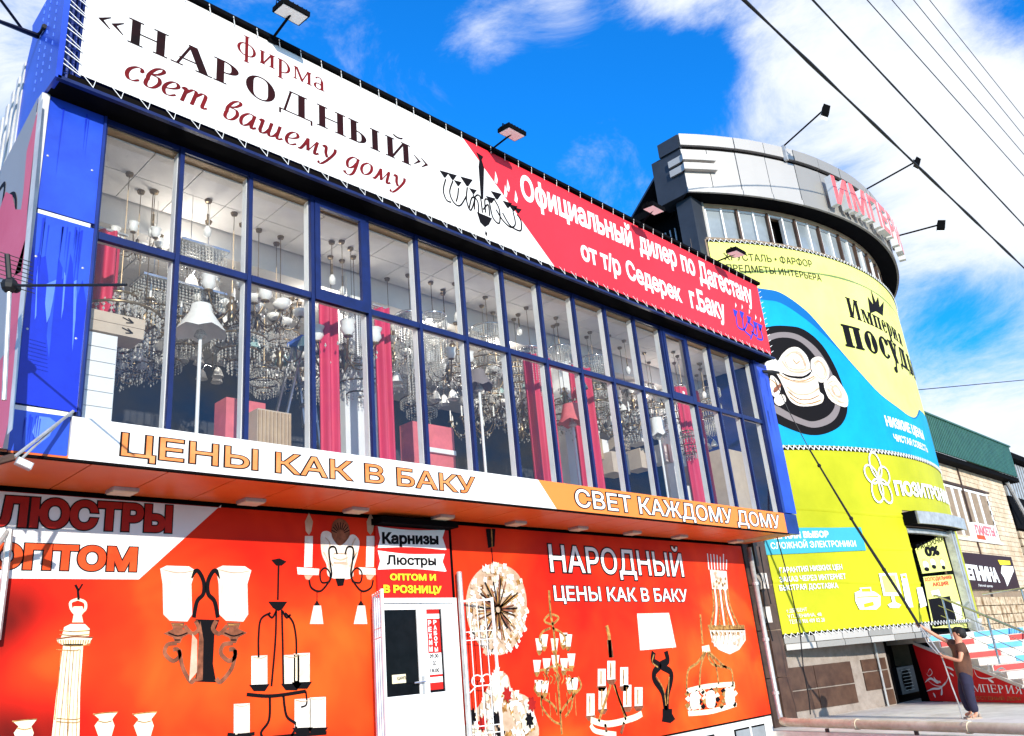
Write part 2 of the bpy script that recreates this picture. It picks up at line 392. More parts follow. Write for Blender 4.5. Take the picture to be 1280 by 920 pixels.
def decal(name, parent, surf, loops, m, off=0.004, holes=(), ccw=True, label=None, depth=0.0):
    """printed or cut-out shape lying on a surface; loops in (u, v)"""
    if ccw: loops = fixccw(loops)
    vs, fs = union(loops, holes, 0.6 if isinstance(surf, Cyl) else None)
    mb = MB().use(m)
    mb.add([surf.xyz(u, v, off+depth) for u, v in vs], fs)
    if depth:
        for l in list(loops)+list(holes):
            n = len(l); b = [surf.xyz(u, v, off) for u, v in l]; t_ = [surf.xyz(u, v, off+depth) for u, v in l]
            mb.add(b+t_, [(i, (i+1) % n, n+(i+1) % n, n+i) for i in range(n)])
    return mb.build(name, parent, label=label)
def px(surf, pts): return [surf.uv(*p) for p in pts]
def stroke(pts, w, closed=False):
    """ribbon of width w (number or list) along points"""
    pts = [np.array(p, float) for p in pts]; n = len(pts); ws = w if isinstance(w, (list, tuple)) else [w]*n
    L = []; R_ = []
    for i in range(n):
        a = pts[i-1] if (i > 0 or closed) else pts[i]; b = pts[(i+1) % n] if (i < n-1 or closed) else pts[i]
        d = b-a; d = d/(np.linalg.norm(d)+1e-12); nn = np.array([-d[1], d[0]])
        L.append(tuple(pts[i]+nn*ws[i]/2)); R_.append(tuple(pts[i]-nn*ws[i]/2))
    out_ = []
    for i in range(n-1 if not closed else n):
        j = (i+1) % n
        q = [L[i], L[j], R_[j], R_[i]]
        out_.append(q if area(q) > 0 else q[::-1])
    return out_
def spline(pts, k=6, closed=False):
    n = len(pts); P = [np.array(p, float) for p in pts]; o = []
    rng = range(n) if closed else range(n-1)
    for i in rng:
        p0 = P[i-1] if (i > 0 or closed) else P[i]; p1 = P[i]; p2 = P[(i+1) % n]; p3 = P[(i+2) % n] if (i+2 < n or closed) else P[(i+1) % n]
        for t in np.arange(k)/k:
            o.append(tuple(0.5*((2*p1)+(-p0+p2)*t+(2*p0-5*p1+4*p2-p3)*t*t+(-p0+3*p1-3*p2+p3)*t**3)))
    if not closed: o.append(tuple(P[-1]))
    return o
def ell(cx, cy, rx, ry, n=20, a0=0, a1=360, rot=0):
    o = []
    full = abs(a1-a0) >= 360
    for i in range(n if full else n+1):
        a = math.radians(a0+(a1-a0)*i/n); x, y = rx*math.cos(a), ry*math.sin(a)
        c_, s_ = math.cos(math.radians(rot)), math.sin(math.radians(rot))
        o.append((cx+x*c_-y*s_, cy+x*s_+y*c_))
    return o
def arc(cx, cy, rx, ry, a0, a1, T, t, n=14):
    """contrast stroke: thick where the curve runs upright"""
    o = []; pr = None
    for i in range(n+1):
        a = math.radians(a0+(a1-a0)*i/n); wd = t+(T-t)*abs(math.cos(a))**1.3
        po = (cx+rx*math.cos(a), cy+ry*math.sin(a)); pi_ = (cx+(rx-wd)*math.cos(a), cy+(ry-t)*math.sin(a))
        if pr:
            q = [pr[0], po, pi_, pr[1]]; o.append(q if area(q) > 0 else q[::-1])
        pr = (po, pi_)
    return o

# ------------------------------------------------------------------ lettering
_sans = {}
def sans_loops(s):
    key = s
    if key in _sans: return _sans[key]
    c = bpy.data.curves.new('lettering', 'FONT'); c.body = s; c.size = 1; c.fill_mode = 'NONE'; c.resolution_u = 3
    o = bpy.data.objects.new('lettering', c); COL.objects.link(o)
    me = o.evaluated_get(bpy.context.evaluated_depsgraph_get()).to_mesh()
    adj = {}
    for e in me.edges:
        a, b = e.vertices; adj.setdefault(a, []).append(b); adj.setdefault(b, []).append(a)
    seen = set(); loops = []
    for v0 in sorted(adj):
        if v0 in seen: continue
        l = [v0]; seen.add(v0); nx = min(adj[v0])
        nx = v0+1 if (v0+1) in adj[v0] else adj[v0][0]
        while nx not in seen:
            l.append(nx); seen.add(nx); c2 = [q for q in adj[nx] if q not in seen]
            if not c2: break
            nx = c2[0]
        loops.append([(me.vertices[i].co.x, me.vertices[i].co.y) for i in l])
    o.evaluated_get(bpy.context.evaluated_depsgraph_get()).to_mesh_clear()
    bpy.data.objects.remove(o); bpy.data.curves.remove(c)
    _sans[key] = loops
    return loops
def serif_font(T, t, sw, xh=0.66):
    G = {}
    def R(x0, y0, x1, y1): return [(x0,y0),(x1,y0),(x1,y1),(x0,y1)]
    def stem(x, y0, y1, w=None, st=True, sb=True):
        w = T if w is None else w; o = [R(x, y0, x+w, y1)]
        if st: o.append(R(x-sw, y1-t, x+w+sw, y1))
        if sb: o.append(R(x-sw, y0, x+w+sw, y0+t))
        return o
    def dg(x0, y0, x1, y1, w): return [[(x0,y0),(x0+w,y0),(x1+w,y1),(x1,y1)]]
    def mk(h, k):   # letters that look alike in capitals and small
        q = {}; W = k
        q['Н'] = (W*.6+T+.24, stem(.1,0,h)+stem(.1+W*.6,0,h)+[R(.1,h*.5-t/2,.1+W*.6+T,h*.5+t/2)])
        q['И'] = (W*.6+T+.24, stem(.1,0,h)+stem(.1+W*.6,0,h)+dg(.1+T*.6,t,.1+W*.6-T*.1,h-t,t*1.7))
        q['П'] = (W*.6+T+.24, stem(.1,0,h,st=False)+stem(.1+W*.6,0,h,st=False)+[R(.1-sw,h-t,.1+W*.6+T+sw,h)])
        q['М'] = (W*.85+T+.2, stem(.1,0,h,t*1.4)+dg(.1+W*.42,0,.1+t*.5,h,T*.9)+dg(.1+W*.42,0,.1+W*.85,h,t*1.3)+stem(.1+W*.85,0,h))
        q['Ы'] = (W*.68+T*2+.2, stem(.1,0,h)+arc(.1+T*.8,h*.28,W*.38,h*.28,-90,90,T*.85,t)+[R(.1+T*.5,h*.56-t,.1+T,h*.56),R(.1+T*.5,0,.1+T,t)]+stem(.14+W*.5+T,0,h))
        q['Д'] = (W*.72+T+.22, [R(.02,0,W*.72+T+.12,t),R(.02,-.18*h,.02+t*1.2,t),R(W*.72+T+.12-t*1.2,-.18*h,W*.72+T+.12,t)]+dg(.14,0,.14+W*.2,h,t*1.4)+stem(.1+W*.5,0,h,sb=False)+[R(.12+W*.2,h-t,.1+W*.5,h)])
        q['О'] = (W*.9+.1, arc(.05+W*.43,h*.5,W*.43,h*.52,0,360,T*1.05,t,26))
        q['С'] = (W*.82+.08, arc(.05+W*.43,h*.5,W*.43,h*.52,42,322,T*1.05,t,20)+[ell(.05+W*.43+W*.27,h*.80,T*.42,T*.42,10)])
        q['Я'] = (W*.55+T+.2, stem(.1+W*.45,0,h)+arc(.1+W*.45+T*.3,h*.74,W*.40,h*.26,90,270,T*.85,t)+dg(.04,0,.1+W*.28,h*.5,T*.8)+[R(.3*W,h*.48,.1+W*.5,h*.48+t)])
        return q
    for k_, v_ in mk(1.0, 0.95).items(): G[k_] = v_
    low = mk(xh, 0.68)
    for k_, v_ in low.items(): G[k_.lower()] = v_
    G['А'] = (1.02, dg(.12,0,.45,1,t*1.4)+dg(.70,0,.40,1,T*1.15)+[R(.2,.3,.72,.3+t),R(0,0,.30,t),R(.60,0,1.02,t)])
    G['Р'] = (.82, stem(.1,0,1)+arc(.1+T*.8,.73,.42,.27,-90,90,T,t)+[R(.1,1-t,.1+T,1),R(.1,.46,.1+T,.46+t)])
    G['Е'] = (.84, stem(.1,0,1)+[R(.1,1-t,.7,1),R(.1,0,.74,t),R(.1,.5-t/2,.55,.5+t/2),R(.7-t,.78,.7,1),R(.74-t,0,.74,.24),R(.53,.38,.53+t,.62)])
    G['Й'] = (G['И'][0], G['И'][1]+arc(G['И'][0]/2,1.24,.19,.14,190,350,t*1.2,t*1.6))
    G['р'] = (.66, stem(.08,-.32,xh)+arc(.08+T*.6,xh/2,.42,xh*.52,-100,100,T*.95,t))
    G['ф'] = (.9, arc(.43,xh/2,.38,xh*.5,0,360,T*.95,t,22)+stem(.43-T/2,-.30,1.02))
    G['а'] = (.58, stem(.36,0,xh*.72,st=False)+arc(.28,xh*.62,.08+T*.9,xh*.38,0,150,T*.7,t)+arc(.26,xh*.24,.22,xh*.26,40,320,T*.9,t))
    G['е'] = (.58, arc(.28,xh/2,.26,xh*.52,0,325,T*.95,t,20)+[R(.08,xh*.5,.5,xh*.5+t)])
    G['у'] = (.62, dg(.24,0,.06,xh,T*.95)+dg(.10,-.30,.50,xh,t*1.3)+[R(0,xh-t,.28,xh),R(.4,xh-t,.64,xh),ell(.1,-.27,T*.45,T*.4,10)])
    G['«'] = (.66, [[(.04,.42),(.30,.66),(.32,.64),(.16,.42),(.32,.18),(.30,.16)],[(.32,.42),(.58,.66),(.60,.64),(.44,.42),(.60,.18),(.58,.16)]])
    G['»'] = (.66, [[(.60,.42),(.34,.66),(.32,.64),(.48,.42),(.32,.18),(.34,.16)],[(.32,.42),(.06,.66),(.04,.64),(.20,.42),(.04,.18),(.06,.16)]])
    G[' '] = (.42, [])
    return G
def ital_font(T, t):
    G = {}; xh = .66
    def st(x, y0, y1): return stroke([(x, y0), (x, y1)], T)
    def cv(pts, w=None):
        p = spline(pts, 5); n = len(p)
        if w is None: w = [t+(T-t)*min(1, abs(p[min(i+1, n-1)][1]-p[max(i-1, 0)][1])/(1e-6+math.hypot(p[min(i+1, n-1)][0]-p[max(i-1, 0)][0], p[min(i+1, n-1)][1]-p[max(i-1, 0)][1])))**1.5 for i in range(n)]
        return stroke(p, w)
    G['с'] = (.50, cv([(.42,.50),(.36,.63),(.22,.63),(.08,.46),(.06,.22),(.16,.04),(.30,.03),(.43,.14)])+[ell(.40,.52,.06,.06,8)])
    G['е'] = (.52, cv([(.10,.28),(.30,.36),(.42,.50),(.34,.64),(.20,.62),(.08,.44),(.06,.20),(.16,.03),(.30,.03),(.44,.14)]))
    G['в'] = (.56, cv([(.12,.30),(.10,.55),(.20,.85),(.36,.98),(.44,.88),(.34,.70),(.20,.58),(.38,.54),(.46,.34),(.38,.10),(.24,.01),(.12,.10),(.10,.32)]))
    G['т'] = (.96, st(.14,0,.60)+cv([(.02,.52),(.08,.62),(.14,.60)])+cv([(.16,.42),(.30,.64),(.42,.60),(.44,.42)])+st(.44,0,.5)+cv([(.46,.42),(.60,.64),(.72,.60),(.74,.42)])+st(.74,.1,.5)+cv([(.74,.14),(.78,.02),(.90,.10)]))
    G['а'] = (.60, cv([(.42,.60),(.24,.64),(.08,.44),(.06,.20),(.16,.02),(.32,.14),(.42,.40)])+st(.43,.1,.64)+cv([(.43,.14),(.48,.01),(.60,.12)]))
    G['ш'] = (1.0, cv([(.02,.54),(.10,.64),(.13,.56)])+st(.13,.1,.62)+cv([(.13,.16),(.20,.01),(.34,.10),(.42,.3)])+st(.43,.1,.64)+cv([(.43,.16),(.50,.01),(.64,.10),(.72,.3)])+st(.73,.1,.64)+cv([(.73,.14),(.80,.01),(.94,.12)]))
    G['м'] = (.82, cv([(.02,.04),(.10,.02),(.20,.30),(.26,.62)])+stroke([(.25,.64),(.38,.06)],T)+cv([(.38,.06),(.5,.36),(.60,.64)],t*1.3)+st(.62,.1,.64)+cv([(.62,.14),(.66,.01),(.78,.12)]))
    G['у'] = (.62, cv([(.04,.54),(.10,.64),(.16,.56),(.20,.30),(.30,.10)])+cv([(.50,.64),(.52,.46),(.42,.16),(.26,-.16),(.12,-.32),(.02,-.26)])+[ell(.04,-.25,.05,.05,8),ell(.50,.60,.05,.05,8)])
    G['д'] = (.58, cv([(.42,.50),(.30,.63),(.12,.56),(.06,.26),(.16,.02),(.32,.10),(.42,.36),(.40,.60),(.36,.70),(.12,.96),(.02,.90)])) if False else (.60, cv([(.42,.60),(.24,.64),(.08,.44),(.06,.22),(.16,.04),(.32,.16),(.42,.40)])+cv([(.44,.64),(.43,.2),(.38,-.16),(.24,-.32),(.08,-.26),(.04,-.18)]))
    G['о'] = (.56, cv([(.24,.64),(.08,.46),(.06,.20),(.20,.01),(.38,.12),(.46,.36),(.40,.58),(.24,.64)]))
    G[' '] = (.40, [])
    return {k: (a, [[(x+y*.24, y) for x, y in p] for p in ps]) for k, (a, ps) in G.items()}
SERIF = serif_font(.20, .05, .07)
SERIFL = serif_font(.13, .045, .05)
SERIFB = serif_font(.24, .06, .06)
ITAL = ital_font(.125, .035)
def poffset(l, d):
    """move a closed outline sideways by d (mitred)"""
    n = len(l); o = []
    l = [l[i] for i in range(n) if math.hypot(l[i][0]-l[i-1][0], l[i][1]-l[i-1][1]) > 1e-5]; n = len(l)
    for i in range(n):
        p0, p1, p2 = np.array(l[i-1]), np.array(l[i]), np.array(l[(i+1) % n])
        a = (p1-p0)/np.linalg.norm(p1-p0); b_ = (p2-p1)/np.linalg.norm(p2-p1)
        na, nb = np.array([a[1], -a[0]]), np.array([b_[1], -b_[0]])
        m_ = na+nb; q = 1+na @ nb
        m_ = m_/max(q, 0.35)
        o.append(tuple(p1+m_*d))
    return o
def inside(p, l):
    c = False
    for i in range(len(l)):
        (x0, y0), (x1, y1) = l[i-1], l[i]
        if (y0 > p[1]) != (y1 > p[1]) and p[0] < (x1-x0)*(p[1]-y0)/(y1-y0)+x0: c = not c
    return c
def glyphs(s, font, off):
    """outlines of the writing, one list for each character"""
    if font == 'sans':
        L = sans_loops(s); o = []; k = 0
        for i in range(len(s)):
            k2 = len(sans_loops(s[:i+1])); g = L[k:k2]; k = k2
            if not g: continue
            q = []
            for l in g:      # outer outlines run anticlockwise, holes clockwise
                tst = l+[((l[i][0]+l[i-1][0])/2, (l[i][1]+l[i-1][1])/2) for i in range(len(l))]
                dpt = sum(sum(inside(p, m_) for p in tst) > .93*len(tst) for m_ in g if m_ is not l)
                q.append(l if (area(l) > 0) == (dpt % 2 == 0) else l[::-1])
            o.append([poffset(l, off) for l in q] if off else q)
        return o
    x = 0; o = []
    for ch in s:
        a, ps = font[ch]
        if ps: o.append([[(px_+x, py_) for px_, py_ in (p if area(p) > 0 else p[::-1])] for p in ps])
        x += a
    return o
def text(name, parent, surf, s, bl, br, tl, m, font='sans', off=0.0, lift=0.004, outl=None, outm='outline', depth=0.0, slant=0.0, raw=False, each=True, caph=1.0, sidem=None):
    """writing s on a surface: pixels of its baseline left, baseline right and of the top of its first capital"""
    if raw: (u0, v0), (u1, v1), (_, vt) = bl, br, tl
    else: (u0, v0), (u1, v1), (_, vt) = surf.uv(*bl), surf.uv(*br), surf.uv(*tl)
    base = glyphs(s, font, off)
    xs = [p[0] for g in base for l in g for p in l]; x0, x1 = min(xs), max(xs)
    if font == 'sans': caph = max(p[1] for l in sans_loops('\u041d') for p in l)+off
    k = (u1-u0)/(x1-x0); kv = (vt-v0)/caph
    def mp_(l): return [(u0+(x-x0)*k+slant*y*kv, v0+y*kv+(v1-v0)*(x-x0)/(x1-x0)) for x, y in l]
    def emit(nm, off_, mm, lf, dp, each_):
        joined = MB().use(mm); res = []
        for g in glyphs(s, font, off_):
            mb = MB().use(mm) if each_ else joined
            vv, ff = union([mp_(l) for l in g]); mb.add([surf.xyz(u, v, lf+dp) for u, v in vv], ff)
            if dp and ff:
                if sidem: mb.use(sidem)
                ed = set((f[i], f[(i+1) % 3]) for f in ff for i in range(3))
                for a, b in ed:
                    if (b, a) in ed: continue
                    mb.add([surf.xyz(*vv[a], lf), surf.xyz(*vv[b], lf), surf.xyz(*vv[b], lf+dp), surf.xyz(*vv[a], lf+dp)], [(0,1,2,3)])
                if sidem: mb.use(mm)
            if each_: mb.build(nm, parent)
        if not each_: joined.build(nm, parent, kind='stuff')
    if outl: emit('lettering_outline', off+outl, outm, lift, 0, False); lift += 0.004
    emit(name, off, m, lift, depth, each)
# ================================================================== ground
mb = MB().use('asphalt'); mb.add([(-1500,-1500,-2.0),(1500,-1500,-2.0),(1500,1500,-2.0),(-1500,1500,-2.0)], [(0,1,2,3)])
mb.build('street', kind='structure')
# raised pavement in front of the round building; its edge runs below the gas pipe
mb = MB().use('paving')
foot = [(17.5,9.75),(15.35,4.3),(13.0,-1.7),(60,-1.7),(60,30),(17.5,30)]
n_ = len(foot)
mb.add([(x,y,-1.6) for x,y in foot]+[(x,y,-2.1) for x,y in foot], [tuple(range(n_))]+[(i,n_+i,n_+(i+1)%n_,(i+1)%n_) for i in range(n_)])
plat = mb.build('raised_pavement', kind='structure')
# rough blocks facing the edge of the raised pavement
a0, a1 = Vector((17.47,9.7,0)), Vector((14.6,2.4,0)); dd = (a1-a0).normalized(); nn = Vector((dd.y,-dd.x,0)); nn = nn if nn.dot(a0) < 0 else -nn
blk = MB().use('stonec').box(0,.36,-.02,.03,0,.15).mesh('edge_block')
L_ = (a1-a0).length
for r_ in range(2):
    for i in range(int(L_/.38)):
        p = a0+dd*(i*.38+(r_ % 2)*.19)
        inst('edge_block', blk, plat, (p.x,p.y,-2.0+r_*.165), math.atan2(dd.y,dd.x))

# ================================================================== lamp shop
F_STRIP, F_BAN, F_POST, F_WIN, F_COL = Front(8.5), Front(8.22), Front(9.85), Front(8.56), Front(8.53)
shop = thing('lamp_shop_building', 'two-storey blue lamp shop with a long band of upper windows full of chandeliers', 'building', loc=(2.16,8.5,-2))
def off_parent(o, p):            # parts keep their world place under an Empty that stands elsewhere
    o.matrix_parent_inverse = Matrix.Translation(p.location).inverted(); return o
shop.location = (0,0,0)
# carcass of the building behind the front
bx('side_wall', 'white', shop, 2.17,2.37,8.64,22,2.75,6.9)
bx('end_wall', 'navy', shop, 17.45,17.9,8.62,22,2.44,6.35)
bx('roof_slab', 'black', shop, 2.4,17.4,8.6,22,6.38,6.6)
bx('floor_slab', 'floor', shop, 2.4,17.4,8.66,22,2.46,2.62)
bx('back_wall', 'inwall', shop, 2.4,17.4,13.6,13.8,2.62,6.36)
bx('ground_wall', 'black', shop, 2.1,7.15,9.92,10.2,-2,2.5)
bx('ground_wall', 'black', shop, 8.95,17.44,9.92,10.2,-2,2.5)
bx('ground_wall', 'black', shop, 7.17,8.93,9.96,10.2,1.15,2.5)
# blue fascia box that carries the banner
bx('fascia_soffit', 'black', shop, 2.17,17.72,8.23,8.6,6.355,6.40)
bx('fascia_lip', 'bluemet', shop, 2.165,17.73,8.17,8.228,6.345,6.385)
bx('fascia_back', 'navy', shop, 2.3,17.7,8.36,8.58,6.41,8.24)
bx('fascia_top_rail', 'black', shop, 2.17,17.74,8.16,8.5,8.27,8.33)
mb = MB().use('blue'); pl = [(8.17,6.35),(8.17,8.6),(8.80,8.6),(8.86,7.9),(9.36,7.86),(9.28,7.6),(9.40,7.3),(9.42,6.15),(8.62,6.36)]
n_ = len(pl); mb.add([(2.14,y,z) for y,z in pl]+[(2.20,y,z) for y,z in pl], [tuple(range(n_-1,-1,-1)), tuple(range(n_,2*n_))]+[(i,(i+1)%n_,n_+(i+1)%n_,n_+i) for i in range(n_)])
mb.build('fascia_side_sheet', shop)
for yy in (8.42, 8.68, 8.9):     # seams with rivets on the blue sheet
    mb = MB().use('bluelight')
    for k in range(16): mb.box(2.132,2.139,yy-.004,yy+.004,6.6+k*.11,6.6+k*.11+.05)
    mb.build('rivet_row', shop, kind='stuff')
# ribbed side wall behind the blue sheet
mb = MB().use('ribw')
for i in range(46):
    y0 = 9.42+i*.09; zt = 7.35-(y0-9.42)*.50
    mb.box(2.16 if i % 2 else 2.13,2.19,y0,y0+.09,2.6,max(zt,5.2))
mb.build('ribbed_siding', shop, kind='stuff')
# window band: head lining, mullions, transoms, panes
X0, NB, BW = 2.80, 16, 0.9025
bx('head_lining', 'beige', shop, 2.8,17.24,8.60,8.92,6.27,6.35)
bx('head_frame', 'bluemet', shop, 2.82,17.22,8.555,8.60,6.285,6.352)
bx('sill', 'pvc', shop, 2.8,17.24,8.58,8.8,2.70,2.765)
mul = MB().use('bluemet').box(-.026,.026,8.535,8.60,2.77,6.34).mesh('mullion')
mulw = MB().use('pvc').box(-.034,.034,8.602,8.70,2.77,6.27).mesh('mullion_core')
trm = MB().use('bluemet').box(.032,BW-.032,8.537,8.598,4.80,4.885).mesh('transom')
trc = MB().use('pvc').box(.036,BW-.036,8.602,8.66,4.81,4.875).mesh('transom_core')
pan = {}
for r_, (z0, z1) in enumerate(((2.77,4.80),(4.885,6.28))):
    zc_ = (z0+z1)/2; pan[r_] = (MB().use('glass').add([(-BW/2+.028,0,z0-zc_),(BW/2-.028,0,z0-zc_),(BW/2-.028,0,z1-zc_),(-BW/2+.028,0,z1-zc_)], [(0,1,2,3)]).mesh('pane'), zc_)
for i in range(NB+1):
    x = X0+i*BW
    o = inst('mullion', mul, shop, (x,0,0)); inst('mullion_core', mulw, o)
    if i < NB:
        o = inst('transom', trm, shop, (x,0,0)); inst('transom_core', trc, o)
        
        for r_ in (0, 1):
            g_ = inst('pane', pan[r_][0], shop, (x+BW/2,8.585,pan[r_][1])); g_.rotation_euler = (random.uniform(-.006,.006),0,random.uniform(-.010,.010))
for i in (3, 12):                # opening lights with a thicker frame
    x = X0+i*BW; mb = MB().use('bluemet')
    mb.box(x+.03,x+.11,8.52,8.58,4.80,6.28).box(x+BW-.13,x+BW-.03,8.52,8.58,4.80,6.28).box(x+.11,x+BW-.13,8.522,8.58,4.80,4.96).box(x+.11,x+BW-.13,8.522,8.58,6.2,6.28)
    mb.build('opening_light_frame', shop)
for i in range(17):
    pass
# blue corner columns
z_j1, z_j2 = F_COL.uv(80,272)[1], F_COL.uv(50,512)[1]
for z0, z1 in ((z_j1+.03,6.35),(z_j2+.04,z_j1-.03),(2.37,z_j2-.03)):
    bx('blue_panel', 'blue', shop, 2.20,2.775 if z0 > 2.5 else 2.72,8.53,8.6,z0,z1)
for z in (z_j1, z_j2):
    bx('joint_strip', 'white', shop, 2.22,2.74,8.54,8.59,z-.028,z+.02)
bx('corner_post', 'navy', shop, 2.776,2.80,8.50,8.6,2.78,6.34)
bx('corner_trim', 'ribw', shop, 2.12,2.198,8.50,8.62,2.37,6.34)
for x0, x1, z0, z1 in ((17.38,17.94,2.80,6.34),):
    bx('blue_panel', 'blue', shop, x0,x1,8.53,8.62,z0,z1)
    bx('corner_post', 'navy', shop, 17.26,17.375,8.5,8.62,2.78,6.34)
# washed and fresh paint runs on the left column
def flame(nm, m, pts, off=.004): decal(nm, shop, F_COL, [px(F_COL, pts)], m, off)
flame('paint_run', 'bluedrip', [(36,318),(41,308),(44,325),(48,315),(52,322),(57,320),(60,345),(62,380),(58,420),(61,450),(73,322),(78,335),(77,350),(82,345),(80,370),(83,352),(88,317),(91,330),(92,400),(97,370),(103,350),(108,380),(101,440),(96,515),(88,515),(20,503),(24,460),(30,400)])
flame('paint_run', 'bluelight', [(47,330),(45,395),(43,400),(46,335)], .008)
flame('paint_run', 'bluelight', [(58,355),(70,350),(66,375),(62,395),(58,404),(56,380)], .008)
flame('paint_run', 'bluelight', [(80,340),(82,345),(79,385),(76,400)], .008)
flame('paint_run', 'bluelight', [(92,352),(96,350),(94,400),(90,440)], .008)
flame('paint_run', 'bluelight', [(47,520),(62,522),(70,528),(62,545),(48,556),(40,540)])
# soffit: orange panels with dark joints, above the poster wall
bx('soffit_backing', 'dark', shop, 2.05,17.6,8.56,9.95,2.385,2.44)
bx('soffit_edge_trim', 'dark', shop, 2.0,17.3,8.48,8.53,2.312,2.335)
sp = MB().use('orange').box(.008,.772,8.535,9.80,2.338,2.38).mesh('soffit_panel')
for i in range(-2, 19):
    x = 2.985+(i-0)*.7785
    if x > 1.2: inst('soffit_panel', sp, shop, (x,0,0))
inst('soffit_panel', MB().use('beige').box(0,.55,8.535,9.80,2.338,2.38).mesh('soffit_panel'), shop, (17.0+.0,0,-.004), 0, (.9,1,1))

# interior
tile = MB().use('ceil').box(.006,.594,.006,.594,0,.02).mesh('ceiling_tile')
for i in range(24):
    for j in range(2):
        inst('ceiling_tile', tile, shop, (2.85+i*.6,8.72+j*.6,6.24))
bx('ceiling_beam', 'ceil', shop, 2.4,17.4,9.95,10.12,5.84,6.30)
tile2 = MB().use('ceil').box(.008,1.192,.008,.592,0,.02).mesh('ceiling_tile')
for i in range(12):
    for j in range(6):
        inst('ceiling_tile', tile2, shop, (2.85+i*1.2,10.13+j*.6,5.86-(.1 if j > 2 else 0)))
bx('ceiling_beam', 'ceil', shop, 2.4,17.4,11.90,12.0,5.62,5.86)
for xx in (7.0, 11.9): bx('interior_column', 'white', shop, xx,xx+.42,9.9,10.3,2.62,6.2)
mb = MB().use('white')
mb.box(16.1,17.3,10.5,10.6,2.62,5.9); mb.build('partition', shop)

# ================================================================== banner
ban = thing('rooftop_banner', 'long white and red lamp firm banner laced into the fascia above the windows', 'banner')
BX0, BX1, BZ0, BZ1 = 2.37, 17.67, 6.50, 8.25
xd0, xd1 = F_BAN.uv(579,174)[0], F_BAN.uv(690,318)[0]
decal('white_canvas', ban, F_BAN, [[(BX0,BZ0+.03),(xd1+.03,BZ0),(xd0,BZ1),(BX0,BZ1)]], 'vinyl', 0)
decal('red_canvas', ban, F_BAN, [[(xd1+.03,BZ0),(BX1,BZ0-.03),(BX1,BZ1-.02),(xd0,BZ1)]], 'redban', 0)
text('letter', ban, F_BAN, '«НАРОДНЫЙ»', (121,35), (536,217), (121,3), 'maroon', font=SERIF)
text('letter', ban, F_BAN, 'фирма', (296,65), (405.6,115), (296,40), 'crimson', font=SERIFL)
text('letter', ban, F_BAN, 'свет вашему дому', (155,97), (508,239.5), (155,66), 'crimson', font=ITAL)
for s_, a_, b_, c_ in (('Официальный',(652,247),(792,310.5),(652,217.5)),('дилер',(800,314),(847,333.5),(800,290)),('по',(853,337.5),(870,345),(853,314)),('Дагестану',(875,350.5),(942,381),(875,326.5)),
                       ('от т/р',(727,323.5),(777,344.5),(727,300)),('Седерек',(784,347),(853,378),(784,325)),('г.Баку',(864,383.5),(908,400.5),(864,358.5))):
    text('letter', ban, F_BAN, s_, a_, b_, c_, 'whiteink', off=.035)
def cup(s, p, m_, cx, cy, wd, hh): decal('printed_picture', p, s, [px(s, [(cx-wd,cy-wd*.2),(cx+wd,cy+wd*.35),(cx+wd*.3,cy+hh),(cx+wd*.02,cy+hh)])], m_)
def pst(s, p, m_, pts, w_, k=6, off=.004, closed=False, name='printed_picture'):
    u = px(s, pts); u = spline(u, k, closed) if k else u
    u0 = px(s, [pts[0]])[0]; u1 = s.uv(pts[0][0]+1, pts[0][1]); w2 = w_*abs(u1[0]-u0[0])
    decal(name, p, s, stroke(u, w2, closed), m_, off, ccw=True)
mb_pts = [(556,215),(569,219),(581,231),(594,221),(615,243)]
for cx_, cy_, wd_ in ((555,214,6),(565,217,6),(572,226,5),(583,222,8),(591,236,5),(613,246,6),(620,240,7),(634,252,6),(641,256,6),(647,260,5)):
    cup(F_BAN, ban, 'ink', cx_, cy_, wd_, wd_*1.35)
for pts in ([(557,224),(554,238),(558,250),(564,253)],[(566,226),(562,240),(567,253),(575,257),(583,245)],[(573,235),(572,245),(570,252)],[(584,234),(583,250),(588,263),(593,250),(591,243)],
            [(593,262),(594,246),(600,246),(603,266)],[(607,266),(606,250),(611,252),(616,272),(624,279),(624,262),(617,248)],[(620,262),(628,275),(638,284),(644,280),(641,264)],[(628,266),(636,280),(643,286),(651,288),(651,276),(646,268)],
            [(598,268),(597,252),(590,247),(586,262)],[(612,270),(610,256),(604,262)]):
    pst(F_BAN, ban, 'ink', pts, 1.6)
decal('printed_picture', ban, F_BAN, [px(F_BAN, [(595,190),(604,196),(602,200),(605,210),(604,249),(601,249),(598,208),(599,200)])], 'ink')
decal('printed_picture', ban, F_BAN, [px(F_BAN, [(596,265),(615,273),(611,281),(606,284),(600,278)]), px(F_BAN, [(607,288),(609,292),(608,296),(606,292)])], 'ink')
for x_, y_ in ((619,216),(634,226),(631,233),(644,240)):
    decal('printed_picture', ban, F_BAN, [px(F_BAN, [(x_,y_-2),(x_+3,y_+9),(x_+2,y_+14),(x_-1,y_+11)])], 'whiteink')
for x_, y_ in ((919,386),(927,388),(936,394),(944,401),(950,404)):
    decal('printed_picture', ban, F_BAN, [px(F_BAN, [(x_-3,y_),(x_+3,y_+3),(x_+1,y_+10),(x_-1,y_+9)])], 'bluedrip')
    decal('printed_picture', ban, F_BAN, [px(F_BAN, [(x_,y_-8),(x_+1.5,y_-4),(x_,y_-1)])], 'whiteink')
for pts in ([(920,395),(922,408),(930,412),(934,404)],[(928,397),(930,412),(938,420)],[(945,408),(946,420),(939,414)],[(950,410),(953,424),(946,423)],[(934,402),(942,410),(938,424)]):
    pst(F_BAN, ban, 'bluedrip', pts, 1.3)
